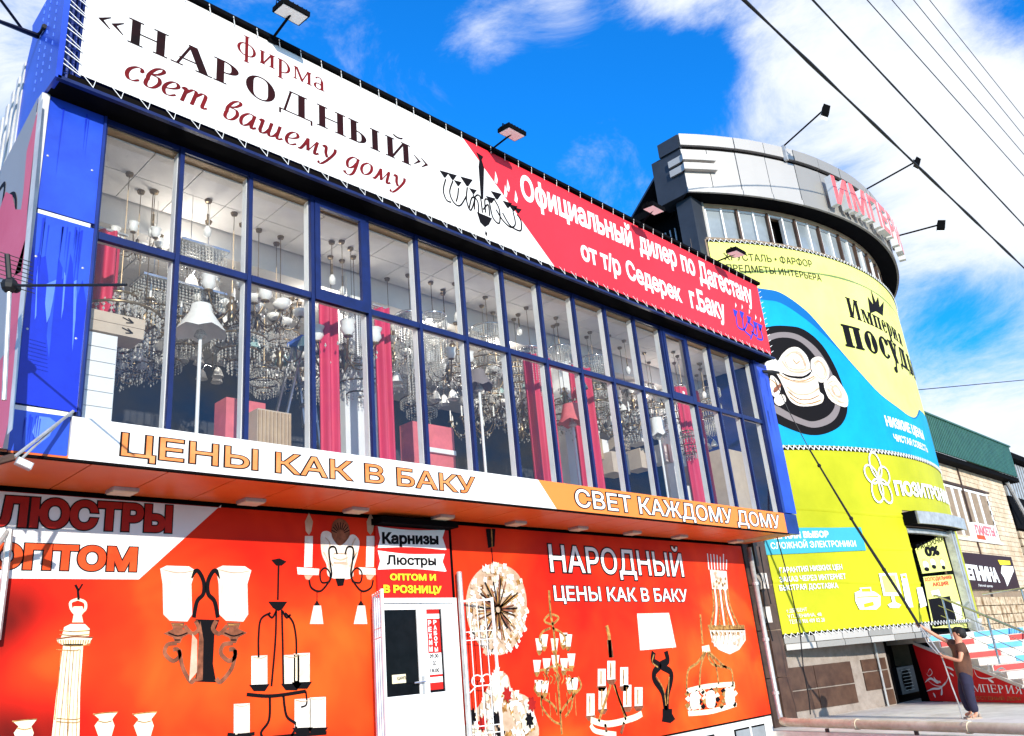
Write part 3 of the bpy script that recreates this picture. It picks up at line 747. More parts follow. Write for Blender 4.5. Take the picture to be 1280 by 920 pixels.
# black edging rails and lacing cord round the canvas
mb = MB().use('dark'); mb.box(2.28,17.7,8.235,8.25,6.385,6.50).build('edge_band', ban)
mb = MB().use('navy')
for k in range(6): mb.tube([(2.20+.0,8.26,6.5+k*.35),(2.36,8.26,6.5+k*.35)], .012, 5)
mb.tube([(2.27,8.27,6.4),(2.27,8.27,8.26)], .02, 6).tube([(2.33,8.27,6.4),(2.33,8.27,8.26)], .012, 6).build('lacing_frame', ban)
mb = MB().use('whiteink'); k = 0; x = 2.42
while x < 17.6:
    z_up, z_dn = BZ0+.025, 6.395
    mb.bar((x,8.205,z_up),(x+.10,8.175,z_dn),.006,.006); mb.bar((x+.13,8.205,z_up),(x+.10,8.178,z_dn),.005,.005); x += .30
x = 2.5
while x < 17.6: mb.bar((x,8.205,8.215),(x-.05,8.15,8.30),.010,.010); x += .33
z = 6.5
while z < 8.2: mb.bar((2.39,8.205,z),(2.19,8.18,z+.06),.010,.010); mb.bar((2.39,8.203,z+.02),(2.20,8.18,z-.13+.25),.008,.008); z += .16
z = 6.5
while z < 8.2: mb.bar((17.64,8.205,z),(17.72,8.18,z+.05),.010,.010); z += .14
mb.build('lacing_cord', ban, kind='stuff')

def floodlight(label, base, head, size, face, group, gl='ledglass', droop=None):
    t = thing('floodlight', label, 'floodlight', group)
    b, h = Vector(base), Vector(head)
    mb = MB().use('black'); mb.tube([b,h], .018, 6); mb.build('arm', t)
    MB().use('black').box(b.x-.06,b.x+.06,b.y-.03,b.y+.05,b.z-.05,b.z+.03).build('mounting_plate', t)
    f = Vector(face).normalized(); s_ = f.cross(Vector((0,0,1))).normalized(); u_ = s_.cross(f)
    w_, hh = size
    hd = MB().use('black'); hd.obox(h-s_*w_/2-u_*hh/2-f*.06, s_*w_, u_*hh, f*.07); 
    for k in range(6): hd.obox(h-s_*w_/2+s_*(w_*(k+.3)/6)-u_*hh*.42-f*.09, s_*.012, u_*hh*.84, f*.035)
    ho = hd.build('lamp_housing', t)
    MB().use(gl).obox(h-s_*(w_/2-.02)-u_*(hh/2-.02)+f*.012, s_*(w_-.04), u_*(hh-.04), f*.006).build('lamp_glass', ho)
    MB().use('black').tube([h-s_*(w_/2+.02)-f*.02, h-s_*(w_/2+.02)-f*.09, h+s_*(w_/2+.02)-f*.09, h+s_*(w_/2+.02)-f*.02], .01, 5).build('bracket', t)
    return t
for (bxy, hxy, lb) in (((339,50),(364,17),'black floodlight on the banner top nearest the left end'), ((613,188),(640,167),'black floodlight over the start of the red banner half'), ((893,330),(920,317),'black floodlight at the far right end of the banner')):
    B = F_BAN.uv(*bxy); P_ = Plane((B[0],0),(0,1)); r_ = ray(*hxy); t_ = B[0]/r_[0]; H = r_*t_
    floodlight(lb, (B[0],8.2,8.29), (B[0],H[1],H[2]), (.40,.27), (0,.12,-.99), 'floodlights along the banner top')
H = onp = ray(818,262); P0 = F_BAN.uv(800,288)
floodlight('black floodlight whose head shows against the dark slatted gable', (P0[0],8.2,8.28), tuple(ray(817,262)*((8.2-.55)/ray(817,262)[1])), (.40,.27), (0,.12,-.99), 'floodlights along the banner top')

# ================================================================== fascia strip
st = thing('fascia_strip_sign', 'white and orange lettered strip sign running below the upper windows', 'sign')
xa, xb = F_STRIP.uv(672.6,600.8)[0], F_STRIP.uv(696,636.8)[0]
SB = Front(8.5)
bx('strip_backing', 'white', st, 2.73,17.27,8.503,8.56,2.337,2.768)
decal('white_field', st, F_STRIP, [[(2.73,2.337),(xb,2.337),(xa,2.768),(2.73,2.768)]], 'vinyl', 0)
decal('orange_field', st, F_STRIP, [[(xb,2.337),(17.27,2.337),(17.27,2.768),(xa,2.768)]], 'orangefas', 0)
bx('strip_end', 'navy', st, 17.272,17.86,8.51,8.62,2.337,2.77)
text('letter', st, F_STRIP, 'ЦЕНЫ КАК В БАКУ', (151,572-3), (594,617.3), (152,541), 'orletter', off=.006, outl=.036)
text('letter', st, F_STRIP, 'СВЕТ КАЖДОМУ ДОМУ', (720,633), (976,661), (720,611), 'whiteink', off=.012, outl=.045)

# canopy lights under the soffit
for i in range(10):
    nm = ['first', 'second', 'third', 'fourth', 'fifth', 'sixth', 'seventh', 'eighth', 'ninth', 'tenth'][i]
    t = thing('canopy_light', nm+' square light from the left under the orange soffit', 'ceiling light', 'square lights under the soffit')
    x = 2.08+i*1.575+(0 if i < 9 else .6)
    MB().use('galv').box(x-.14,x+.14,9.42,9.66,2.30,2.337).build('light_housing', t)
    MB().use('cream').box(x-.13,x+.13,9.43,9.65,2.288,2.299).build('diffuser', t)

# ================================================================== posters
def poster(nm, label, x0, x1, z0, z1):
    t = thing(nm, label, 'poster')
    decal('print_sheet', t, F_POST, [[(x0,z0),(x1,z0),(x1,z1),(x0,z1)]], 'posterred', 0)
    bx('poster_frame', 'dark', t, x0-.02,x1+.02,9.856,9.9,z0-.02,z1+.02)
    return t
XL1 = F_POST.uv(469,700)[0]; XR0 = F_POST.uv(566,700)[0]
PL = poster('left_poster'.replace('left_', ''), 'orange poster of wall lamps and chandeliers left of the door', 2.0, XL1, -1.5, 2.29)
PR = poster('poster', 'orange poster of six chandeliers and a table lamp right of the door', XR0, 17.60, -1.26, 2.29)
S = F_POST
def D(p, m_, pts, k=0, off=.004, closed=True):
    u = px(S, pts); u = spline(u, k, True) if k else u
    decal('printed_picture', p, S, [u], m_, off)
def LN(p, m_, pts, w_=2, k=6, off=.006): pst(S, p, m_, pts, w_, k, off)
decal('white_corner', PL, S, [[(2.0,S.uv(60,724)[1]),S.uv(173.4,724.3),S.uv(276.5,631),(S.uv(276,629)[0],2.285),(2.0,2.285)]], 'vinyl', .003)
text('letter', PL, S, 'ЛЮСТРЫ', (-6,655.5), (214,664), (-6,619), 'rdletter', off=.055, outl=.035, lift=.007)
text('letter', PL, S, 'ОПТОМ', (-14,709), (170,712.6), (-14,677.5), 'orred', off=.055, outl=.035, lift=.007)
# tall column lamp
D(PL,'cream',[(79,805),(104,805),(100,860),(99,925),(64,925),(70,870)]); D(PL,'cream',[(70,798),(116,796),(112,804),(100,808),(82,808),(72,803)]); D(PL,'cream',[(78,792),(80,784),(88,780),(106,780),(112,786),(111,795),(76,797)])
D(PL,'cream',[(90,778),(92,768),(89,765),(92,758),(103,758),(105,765),(102,769),(104,778)]); LN(PL,'cream',[(97,749),(88,753),(90,763),(98,766),(106,762),(106,753),(97,749)],3.5); LN(PL,'ink',[(94,731),(97,737),(98,750)],3,0); LN(PL,'ink',[(103,730),(98,738)],2,0)
LN(PL,'bronze',[(70,799),(92,796),(116,797)],2); LN(PL,'goldp',[(76,815),(72,860),(68,900)],1.2); LN(PL,'goldp',[(88,808),(85,860),(84,920)],1)
for x_, y_ in ((30,902),(131,893),(180,893)):
    D(PL,'cream',[(x_-15,y_-1),(x_+16,y_-3),(x_+9,y_+6),(x_+12,y_+14),(x_+8,y_+28),(x_-8,y_+28),(x_-13,y_+14),(x_-7,y_+6)]); LN(PL,'goldp',[(x_-15,y_),(x_,y_-2),(x_+16,y_-3)],1.5); LN(PL,'goldp',[(x_-9,y_+8),(x_,y_+10),(x_+9,y_+8)],1.2)
# double wall sconce
for sx, sg in ((222,1), (292,-1)):
    D(PL,'china',[(sx-22,711),(sx-14,707),(sx+14,708),(sx+22,713),(sx+17,730),(sx+18,768),(sx+12,777),(sx-10,776),(sx-18,768),(sx-19,730)])
    D(PL,'bronze',[(sx-9,778),(sx+9,778),(sx+6,786),(sx+17,791),(sx+6,797),(sx+3,804),(sx-3,804),(sx-6,797),(sx-18,792),(sx-6,786)])
    LN(PL,'bronze',[(sx-1,804),(sx-13,806),(sx-16,817),(sx-6,826),(sx+2,820),(sx,812),(sx-6,812)],5); LN(PL,'bronze',[(sx+2,812),(sx+4*sg+2,834),(sx+16*sg,852),(sx+22*sg,848)],5)
    LN(PL,'ink',[(sx+16*sg,722),(sx+24*sg,713),(sx+32*sg,726),(sx+32*sg,742),(sx+24*sg,752),(sx+20*sg,772)],5); LN(PL,'bronze',[(sx+8*sg,782),(sx+18*sg,792),(sx+26*sg,786),(sx+22*sg,776)],5)
D(PL,'ink',[(244,774),(274,775),(268,792),(266,830),(270,853),(243,852),(248,830),(248,792)]); D(PL,'bronze',[(250,776),(254,800),(253,850),(245,852),(248,800)],0,.008); D(PL,'chinash',[(240,792),(246,800),(246,840),(236,852)],0,.008)
# black candle chandelier
D(PL,'ink',[(339,700),(349,698),(358,702),(352,707),(345,707)]); LN(PL,'ink',[(348,706),(347,750)],2.2,0); D(PL,'ink',[(335,752),(359,752),(353,761),(348,764),(341,760)])
for pts in ([(345,762),(344,800),(339,858)],[(352,762),(353,800),(354,858)],[(338,766),(326,774),(323,795),(323,822)],[(356,766),(366,778),(370,800),(370,824)],[(345,764),(340,772),(335,768)],[(353,764),(358,772),(363,768)]): LN(PL,'ink',pts,2.4)
for x_, y_, h_ in ((325,820,36),(365,819,36),(378,817,36),(303,880,40),(379,874,36),(398,872,38)):
    D(PL,'china',[(x_-11,y_),(x_+9,y_-1),(x_+9,y_+h_),(x_-11,y_+h_+1)]); D(PL,'ink',[(x_-14,y_+h_),(x_+12,y_+h_-1),(x_+6,y_+h_+8),(x_-8,y_+h_+8)])
LN(PL,'ink',[(308,868),(340,870),(382,864)],4); LN(PL,'ink',[(337,872),(336,900),(326,916),(332,926)],3); LN(PL,'ink',[(354,870),(358,895),(370,906),(364,920)],3); LN(PL,'ink',[(382,864),(383,880),(376,884)],2)
LN(PL,'ink',[(284,918),(300,919),(318,917)],4); LN(PL,'ink',[(340,922),(372,919),(408,916)],4)
# ornate two-candle sconce
for x_ in (386,463):
    D(PL,'chinash',[(x_,641),(x_+5,652),(x_+3,664),(x_,669),(x_-4,664),(x_-5,652)]); D(PL,'china',[(x_-5,670),(x_+5,670),(x_+4,709),(x_-6,709)]); D(PL,'china',[(x_-15,709),(x_+13,711),(x_+12,719),(x_-14,718)]); D(PL,'chinash',[(x_-6,719),(x_+5,719),(x_,725),(x_-4,724)])
D(PL,'china',[(401,668),(410,664),(420,672),(431,673),(441,668),(449,676),(447,692),(442,710),(440,722),(424,724),(410,720),(408,706),(402,692)],4); D(PL,'bronze',[(414,668),(416,653),(425,648),(434,654),(437,668),(431,678),(424,682),(418,677)],4,.008)
for sg, cx_ in ((-1,414), (1,438)):
    LN(PL,'ink',[(cx_-sg*7,693),(cx_-sg*4,684),(cx_+sg*3,686),(cx_+sg*2,702),(cx_,718),(cx_+sg*4,728),(cx_+sg*14,739),(cx_+sg*25,735),(cx_+sg*28,725)],2,5,.010); LN(PL,'ink',[(cx_+sg*2,727),(cx_+sg*12,728),(cx_+sg*14,716),(cx_+sg*8,710),(cx_+sg*2,716),(cx_+sg*2,727)],1.8)
D(PL,'ink',[(419,723),(431,723),(429,732),(422,733)]); 
for x_ in (396,451): LN(PL,'ink',[(x_,740),(x_,751)],1,0); D(PL,'ink',[(x_-4,757),(x_,750),(x_+4,757)]); D(PL,'china',[(x_-4,757),(x_+5,757),(x_+8,780),(x_-9,780)])

# right poster
text('letter', PR, S, 'НАРОДНЫЙ', (688,714), (855,720.5), (688,680.5), 'whiteink', off=.012, outl=.04, lift=.005)
text('letter', PR, S, 'ЦЕНЫ КАК В БАКУ', (693,750.5), (860,752), (692,732), 'whiteink', off=.018, outl=.04, lift=.005)
rnd = random.Random(3)
def bloom(p, cx_, cy_, rx, ry, n, m_='china', sz=4.5):
    for j in range(0, n, 12):
        ls = []
        for k in range(12):
            a = rnd.uniform(0, 6.28); q = math.sqrt(rnd.uniform(.12, 1.0)); x_, y_ = cx_+rx*q*math.cos(a), cy_+ry*q*math.sin(a)
            u0 = S.uv(x_, y_); r0 = sz*rnd.uniform(.6, 1.15)/1051*14*1.0
            ls.append([(u0[0]+r0*(1+.35*math.sin(5*b+a))*math.cos(b)*.95, u0[1]+r0*(1+.35*math.sin(5*b+a))*math.sin(b)) for b in [2*math.pi*i/9 for i in range(9)]])
        decal('printed_picture', p, S, ls, ('chinash','china','cream','whiteink','china','goldp','whiteink','cream','china')[(j//12) % 9] if m_ == 'china' else m_, .005+.0022*(j//12 % 12)).__setitem__('kind', 'stuff')
D(PR,'chinash',[(620,704),(644,714),(656,737),(658,765),(652,793),(638,812),(622,819),(602,809),(588,788),(582,760),(586,732),(599,713)],4,.004)
for k in range(44):
    a = k*2*math.pi/44+.07; LN(PR,'ink' if k % 3 == 1 else ('goldp' if k % 3 else 'bronze'),[(621+3*math.cos(a),762+4*math.sin(a)),(621+27*math.cos(a)*rnd.uniform(.6,1.1),762+40*math.sin(a)*rnd.uniform(.6,1.1))],1.2,0,.0345)
bloom(PR,621,762,38,58,230,'china',3.6); D(PR,'ink',[(607,661),(619,661),(618,683),(610,685)]); LN(PR,'goldp',[(614,661),(615,684)],1.5,0); LN(PR,'ink',[(614,685),(616,704)],1.2,0)
D(PR,'chinash',[(620,840),(634,844),(640,862),(660,872),(668,892),(668,925),(584,925),(588,895),(600,880),(608,862)],4,.004); bloom(PR,628,905,39,44,170,'china',5.0); bloom(PR,624,855,11,18,48,'china',4.2)
for x_, y_, m_ in ((619,899,'ink'),(632,868,'rdletter'),(663,880,'rdletter'),(601,905,'rdletter'),(660,900,'ink'),(624,918,'ink'),(588,895,'ink')):
    u0 = S.uv(x_, y_); decal('printed_picture', PR, S, [[(u0[0]+.085*(1+.3*math.sin(7*b))*math.cos(b), u0[1]+.1*(1+.3*math.sin(7*b))*math.sin(b)) for b in [2*math.pi*i/21 for i in range(21)]]], m_, .036)
# tiered wax chandelier
LN(PR,'goldp',[(686,738),(688,768),(692,790),(697,850),(702,918)],2.5); 
for pts in ([(686,768),(680,776),(690,780),(698,772),(690,768)],[(688,785),(678,790),(674,800),(680,806)],[(690,785),(700,790),(706,798),(700,806)],[(672,850),(668,862),(678,872),(690,880),(696,890)],[(722,846),(726,858),(716,870),(706,882),(700,892)],[(682,862),(676,880),(690,900),(700,905)],[(716,864),(714,884),(706,896)],[(694,830),(684,836),(674,838)],[(696,830),(706,836),(716,838)]): LN(PR,'goldp',pts,2)
for x_, y_ in ((674,799),(680,794),(693,799),(704,792),(710,794),(671,826),(683,824),(694,820),(705,824),(714,818),(673,851),(681,852),(712,848),(718,848)):
    D(PR,'china',[(x_-5,y_-1),(x_+5,y_-1),(x_+3,y_+14),(x_-3,y_+14)]); D(PR,'goldp',[(x_-4,y_+14),(x_+4,y_+14),(x_+1,y_+20),(x_-1,y_+20)])
for x_ in (676,686,694,708,718): LN(PR,'goldp',[(x_,866),(x_+2,895)],1,0)
# candle wheel chandelier
LN(PR,'goldp',[(758,782),(761,794),(763,822)],4,0); LN(PR,'bronze',[(761,800),(764,822)],6,0)
for x_, y_, h_ in ((764,826,24),(752,836,22),(780,834,24),(738,867,28),(753,859,28),(784,856,28),(798,859,24)):
    D(PR,'china',[(x_-5,y_),(x_+5,y_),(x_+5,y_+h_),(x_-5,y_+h_)]); D(PR,'bronze',[(x_-7,y_+h_),(x_+7,y_+h_-1),(x_+3,y_+h_+6),(x_-3,y_+h_+6)]); LN(PR,'goldp',[(x_-1,y_+3),(x_-1,y_+h_-3)],1.4,0)
LN(PR,'cream',[(738,900),(760,905),(790,898),(802,892)],5); LN(PR,'cream',[(738,906),(745,914),(770,918)],4); LN(PR,'goldp',[(763,856),(752,890),(748,902)],2.5); LN(PR,'goldp',[(767,856),(776,880),(782,900)],2.5); LN(PR,'ink',[(768,855),(774,875),(783,896)],2); LN(PR,'bronze',[(756,905),(758,915)],3,0); LN(PR,'bronze',[(780,903),(776,917)],3,0)
# table lamp with drum shade
D(PR,'china',[(796,767),(836,766),(845,809),(800,813)]); D(PR,'cream',[(800,768),(806,768),(811,811),(804,812)],0,.007)
for pts in ([(817,815),(816,826),(824,832),(818,840),(818,850),(828,866),(832,888)],[(832,814),(834,826),(826,832),(838,840),(838,852),(834,868),(833,888)]): LN(PR,'ink',pts,5)
D(PR,'ink',[(828,886),(840,886),(840,892),(844,899),(838,904),(827,902),(828,896)])
# bird cage chandelier and crystal drop
LN(PR,'goldp',[(875,768),(878,805)],2.2,0); D(PR,'cream',[(877,808),(886,806),(888,815),(878,816)]); 
for pts in ([(880,815),(872,828),(860,838),(858,862)],[(882,815),(876,832),(874,860)],[(884,815),(894,830),(898,855)],[(886,815),(904,832),(914,838),(916,856)],[(884,817),(890,830),(908,834)]): LN(PR,'goldp',pts,2)
LN(PR,'cream',[(858,864),(884,858),(918,855)],3.5); LN(PR,'cream',[(860,892),(890,889),(920,880)],3.5)
for j in range(4): 
    for x_ in range(860, 920, 7):
        xx, yy = x_+rnd.uniform(-3,3), 868+j*6+rnd.uniform(-2,2)-(x_-860)*.12; D(PR,('china','goldp','cream','ink')[rnd.randrange(4)],[(xx-3,yy),(xx+1,yy-4),(xx+4,yy),(xx+1,yy+4)],0,.006+.003*(j % 3))
for x_ in (868,888,912): D(PR,'china',[(x_-6,868-(x_-868)*.1),(x_+4,866-(x_-868)*.1),(x_+5,884-(x_-868)*.1),(x_-5,886-(x_-868)*.1)],3,.016)
for k in range(7): LN(PR,'whiteink',[(884+k*4,692+k*.6+rnd.uniform(-4,4)),(886+k*3.6,712)],1.2,0)
D(PR,'china',[(887,712),(908,714),(910,738),(890,736)]); 
for k in range(7): LN(PR,'china' if k % 2 else 'goldp',[(890+k*3.2,736),(892+k*3.4,758),(888+k*5.8,782)],2)
D(PR,'goldp',[(884,781),(930,781),(931,788),(886,788)]); D(PR,'china',[(887,788),(931,786),(932,800),(924,812),(912,818),(898,812),(890,802)]); 
for k in range(8): LN(PR,'goldp',[(889+k*5.5,790),(892+k*5,794)],2,0,.010)
# shading lines of the printed fixtures
for sx in (222, 292):
    LN(PL,'cream',[(sx-18,712),(sx-15,730),(sx-15,765),(sx-8,775)],3,5,.008); LN(PL,'cream',[(sx+18,713),(sx+14,730),(sx+14,765)],2.5,5,.008); LN(PL,'chinash',[(sx-19,712),(sx,716),(sx+19,714)],1,4,.009)
    LN(PL,'ink',[(sx-12,791),(sx,795),(sx+12,791)],1.6,4,.009); LN(PL,'goldp',[(sx-7,781),(sx+6,781)],1.4,0,.009); LN(PL,'ink',[(sx-4,800),(sx+3,800)],1.4,0,.009)
for k in range(6): LN(PL,'goldp' if k % 2 else 'chinash',[(80+k*4,812),(75+k*4.4,860),(68+k*5.4,922)],.9,0,.008)
for y_ in (788,793,806,812,898,902): LN(PL,'goldp',[(74 if y_ < 808 else 70,y_),(92,y_+1.5),(112 if y_ < 808 else 99,y_)],1.1,4,.009)
for k in range(14): LN(PL,'goldp',[(72+k*3.2,800),(73+k*3.0,805)],1.0,0,.010)
for x_, y_, h_ in ((325,820,36),(365,819,36),(378,817,36),(303,880,40),(379,874,36),(398,872,38)):
    LN(PL,'cream',[(x_-8,y_+2),(x_-8,y_+h_-2)],2.5,0,.009); LN(PL,'chinash',[(x_-10,y_+1),(x_,y_+3),(x_+8,y_)],1,4,.009)
for pts in ([(406,672),(412,680),(410,695),(416,708)],[(444,673),(440,682),(443,694),(437,708)],[(404,690),(409,700),(412,714)],[(446,690),(441,700),(439,714)],[(416,697),(425,700),(434,697)]): LN(PL,'chinash',pts,1.4,5,.009)
for k in range(9): a = math.radians(200+k*17.5); LN(PL,'ink',[(425+5*math.cos(a),668+6*math.sin(a)),(425+12*math.cos(a),668+15*math.sin(a))],1,0,.011)
for (xa, xb, y0, y1) in ((398,450,695,712),): LN(PL,'chinash',[(416,704),(434,705)],1.2,0,.010); LN(PL,'chinash',[(417,692),(433,692),(433,703),(417,703),(417,692)],1,0,.010)
for k in range(9): x_ = 889+k*4.9; LN(PR,'chinash',[(x_,789),(x_+1.5,796),(x_,803+3*math.sin(k/8*3.1))],1.1,3,.010)
for k in range(26): 
    xx, yy = 890+rnd.uniform(0,38), 792+rnd.uniform(0,16); D(PR,('chinash','whiteink')[k % 2],[(xx-1.6,yy),(xx,yy-2.4),(xx+1.6,yy),(xx,yy+2.4)],0,.012+.001*(k % 3))
for k in range(18): xx, yy = 889+rnd.uniform(0,18), 715+rnd.uniform(0,20); D(PR,('chinash','goldp')[k % 2],[(xx-1.3,yy),(xx,yy-2.4),(xx+1.3,yy),(xx,yy+2.4)],0,.010+.001*(k % 3))
for x_, y_ in ((674,799),(680,794),(693,799),(704,792),(710,794),(671,826),(683,824),(694,820),(705,824),(714,818),(673,851),(681,852),(712,848),(718,848)): LN(PR,'cream',[(x_-2.5,y_+1),(x_-1.8,y_+12)],2,0,.009)
for k in range(8): x_ = 678+k*4.6; LN(PR,'goldp',[(x_,842+3*math.sin(k)),(x_+3,848),(x_,855)],1,4,.012)
for pts in ([(817,818),(815,828),(822,834)],[(820,846),(829,862),(832,882)],[(836,846),(835,862),(834,880)]): LN(PR,'goldp',pts,1.2,5,.010)
for x_ in range(800, 842, 6): LN(PR,'cream',[(x_,769),(x_+4,810)],1.2,0,.009)
# rain streaks and dust on the blue panels, cracks of peeling on the strip
rs = random.Random(21)
for k in range(26):
    x = rs.uniform(2.24,2.7); z1 = rs.choice((6.3, z_j1-.05, z_j1-.05, z_j2-.06))-rs.uniform(0,.1); ln = rs.uniform(.15,.9); wd = rs.uniform(.004,.014)
    if z1-ln < 2.4: ln = z1-2.4
    decal('dirt_streak', shop, F_COL, [[(x,z1-ln),(x+wd*.4,z1-ln*.5),(x+wd,z1),(x-wd*.3,z1)]], 'bluedrip', .0095)
for k in range(8):
    x = rs.uniform(17.42,17.9); z1 = 6.3-rs.uniform(0,1.2); ln = rs.uniform(.3,1.2); wd = .012
    decal('dirt_streak', shop, F_COL, [[(x,z1-ln),(x+wd,z1),(x-wd*.3,z1)]], 'navy', .004)
for z in (3.6,4.4,5.6):
    for x in (2.25,2.70): MB().use('galv').lathe([(.001,.006),(.012,.004),(.013,0)],8).build('screw', shop).matrix_world = Matrix.Translation((x,8.528,z)) @ Matrix.Rotation(math.pi/2,4,'X')
# ================================================================== door and what hangs round it
dt = thing('door_sign', 'red door sign with white curtain and chandelier scrolls above the entrance', 'sign')
FD = Front(9.80)
bx('sign_board', 'signred', dt, FD.uv(471.3,700)[0],FD.uv(563,700)[0],9.803,9.84,FD.uv(472,749)[1],FD.uv(471.3,657)[1])
bx('shutter_box', 'black', dt, FD.uv(468,700)[0],FD.uv(563,700)[0]+.03,9.6,9.9,FD.uv(471.3,656)[1],2.28)
SGN = FD
for y0, y1, mm in ((658,688,'cream'),(688,715,'whiteink')):
    a = 2
    decal('scroll', dt, FD, [spline(px(FD, [(472,y0),(510,y0+4.5),(556,y0+4.5)]),4)+spline(px(FD, [(553,y0+14),(558,y1-1)]),3)[0:]+spline(px(FD, [(556,y1-.5),(515,y1-4),(472,y1-3)]),4)+spline(px(FD, [(475,(y0+y1)/2),(472,y0)]),2)], 'whiteink', .003)
text('letter', dt, FD, 'Карнизы', (477.5,679), (548,680), (477.5,665), 'ink', off=.05, lift=.007)
text('letter', dt, FD, 'Люстры', (483,705.5), (545,706.5), (483,693.5), 'ink', off=.035, lift=.007)
text('letter', dt, FD, 'ОПТОМ И', (487,725), (544.5,725.5), (487,717), 'yellowink', off=.05, outl=.02, lift=.007)
text('letter', dt, FD, 'В РОЗНИЦУ', (479,740.5), (552,741.5), (479,731), 'yellowink', off=.05, outl=.02, lift=.007)
dr = thing('entrance_door', 'white glazed double entrance door with red opening-hours strip', 'door')
FF = Front(9.82)
def fx(x, y=800): return FF.uv(x, y)[0]
def fz(x, y): return FF.uv(x, y)[1]
zt = fz(520,752); dx0, dx1, dxm = fx(474,760), fx(567,760), fx(527.5,760)
zb = -1.05
MB().use('pvc').box(dx0-.07,dx0,9.80,9.92,zb,zt+.05).box(dx1-.02,dx1+.05,9.80,9.92,zb,zt+.05).box(dx0,dx1-.02,9.80,9.92,zt-.02,zt+.05).build('door_frame', dr)
bx('threshold', 'galv', dr, dx0-.05,dx1+.05,9.75,9.95,zb-.06,zb)
bx('step', 'concrete', dr, dx0-.3,dx1+.3,8.9,9.9,-1.6,zb-.061)
bx('step', 'concrete', dr, dx0-.3,dx1+.3,8.55,8.89,-2,-1.5)
zm0, zm1 = fz(520,868), fz(500,762)
for (x0, x1, gl) in ((dx0+.01,dxm-.01,(fx(479.5,800),fx(523.5,800))),(dxm+.01,dx1-.03,(fx(535.5,800),fx(555,800)))):
    g0, g1 = gl
    lf = MB().use('pvc'); lf.box(x0,g0,9.835,9.88,zb+.01,zt-.03).box(g1,x1,9.835,9.88,zb+.01,zt-.03).box(g0,g1,9.836,9.88,zm1,zt-.03).box(g0,g1,9.836,9.88,zm0-.09,zm0).box(g0,g1,9.836,9.88,zb+.01,zb+.12)
    lo = lf.build('door_leaf', dr)
    bx('lower_panel', 'pvc', lo, g0+.004,g1-.004,9.85,9.872,zb+.124,zm0-.094)
    MB().use('darkglass').box(g0+.002,g1-.002,9.856,9.866,zm0+.002,zm1-.002).build('glass_pane', lo)
MB().use('chrome').tube([(fx(529,853),9.80,fz(529,852)),(fx(529,853),9.77,fz(529,852)),(fx(515,853),9.77,fz(515,854))], .012, 8).build('door_handle', dr)
MB().use('galv').box(fx(527,855)+.02,fx(531,855),9.825,9.834,fz(529,868),fz(529,845)).build('lock_plate', dr)
bx('notice', 'cream', dr, fx(492,850),fx(509,850),9.848,9.855,fz(500,854),fz(500,843))
FN = Front(9.848); text('letter', dr, FN, 'УДАРИТЬ', (496,850), (508,849), (496,846), 'ink', off=.03, lift=.003, each=False)
hg0, hg1 = fx(536,800), fx(552.5,800)
def hz(y): return fz(545,y)
hs = thing('opening_hours_strip', 'red and white opening hours strip stuck on the narrow door leaf', 'sign')
bx('strip_sheet', 'signred', hs, hg0,hg1,9.852,9.855,hz(862),hz(759))
for y0, y1 in ((773,767),(843,816),(853,846)): bx('white_field', 'whiteink', hs, hg0+.004,hg1-.004,9.848,9.8515,hz(y0),hz(y1))
FH = Front(9.8475)
def hcol(s_, xa_, y0, y1):
    n = len(s_)
    for i, ch in enumerate(s_):
        za, zb_ = hz(y0+(y1-y0)*(i+.85)/n), hz(y0+(y1-y0)*(i+.1)/n)
        text('letter', hs, FH, ch, (xa_,za), (xa_+.062,za), (xa_,zb_), 'whiteink', off=.05, lift=.005, raw=True, each=False)
hcol('РЕЖИМ', hg0+.02, 774, 815); hcol('РАБОТЫ', hg0+.12, 774, 815)
for s_, y_, a_, b_ in (('09.00',822,.02,.19),('ДО',831,.07,.14),('18.00',840,.02,.19)):
    text('letter', hs, FH, s_, (hg0+a_,hz(y_)), (hg0+b_,hz(y_)), (hg0+a_,hz(y_-5)), 'ink', off=.03, lift=.003, raw=True, each=False)
# white open security grilles either side of the door
def grille(label, P0, P1, z0, z1, scroll):
    t = thing('security_grille', label, 'door grille', 'open white grilles by the door')
    a, b = Vector((*P0,0)), Vector((*P1,0)); Z = lambda z: Vector((0,0,z))
    fr = MB().use('pvc')
    for p in (a, b): fr.bar(p+Z(z0), p+Z(z1), .032, .032, (1,0,0))
    for z in (z0+.03, z1-.03): fr.bar(a+Z(z), b+Z(z), .028, .028)
    fr.build('grille_frame', t)
    for k in range(1, 4):
        p = a.lerp(b, k/4); MB().use('pvc').tube([p+Z(z0), p+Z(z1)], .008, 6).build('bar', t)
    for z in (z1-.48, z1-.60, z0+.4, z0+.5): MB().use('pvc').tube([a+Z(z), b+Z(z)], .007, 6).build('cross_rail', t)
    if scroll:
        d = (b-a); zc = (z0+z1)/2-.05
        for sg in (1, -1):
            pts = []
            for k in range(15):
                q = k/14*4.4; rr = .13*(1-q/6.5)
                pts.append(a+d*(.5+sg*(.19-rr*.9*math.cos(q)/d.length))+Z(zc+rr*math.sin(q)))
            MB().use('pvc').tube(pts, .010, 5).build('scroll', t)
        MB().use('pvc').tube([a+d*.02+Z(zc-.16), a+d*.3+Z(zc-.05), a+d*.7+Z(zc-.05), a+d*.98+Z(zc-.12)], .010, 5).build('scroll', t)
    return t
grille('narrow white security grille folded out left of the door', (dx0-.12,9.78), (dx0-.40,9.22), -1.15, zt+.10, False)
grille('white scrollwork security grille swung open right of the door', (dx1+.10,9.76), (dx1+.52,9.52), -1.15, zt+.02, True)
pp = thing('white_door_post', 'white galvanised post between the door and the right poster', 'post')
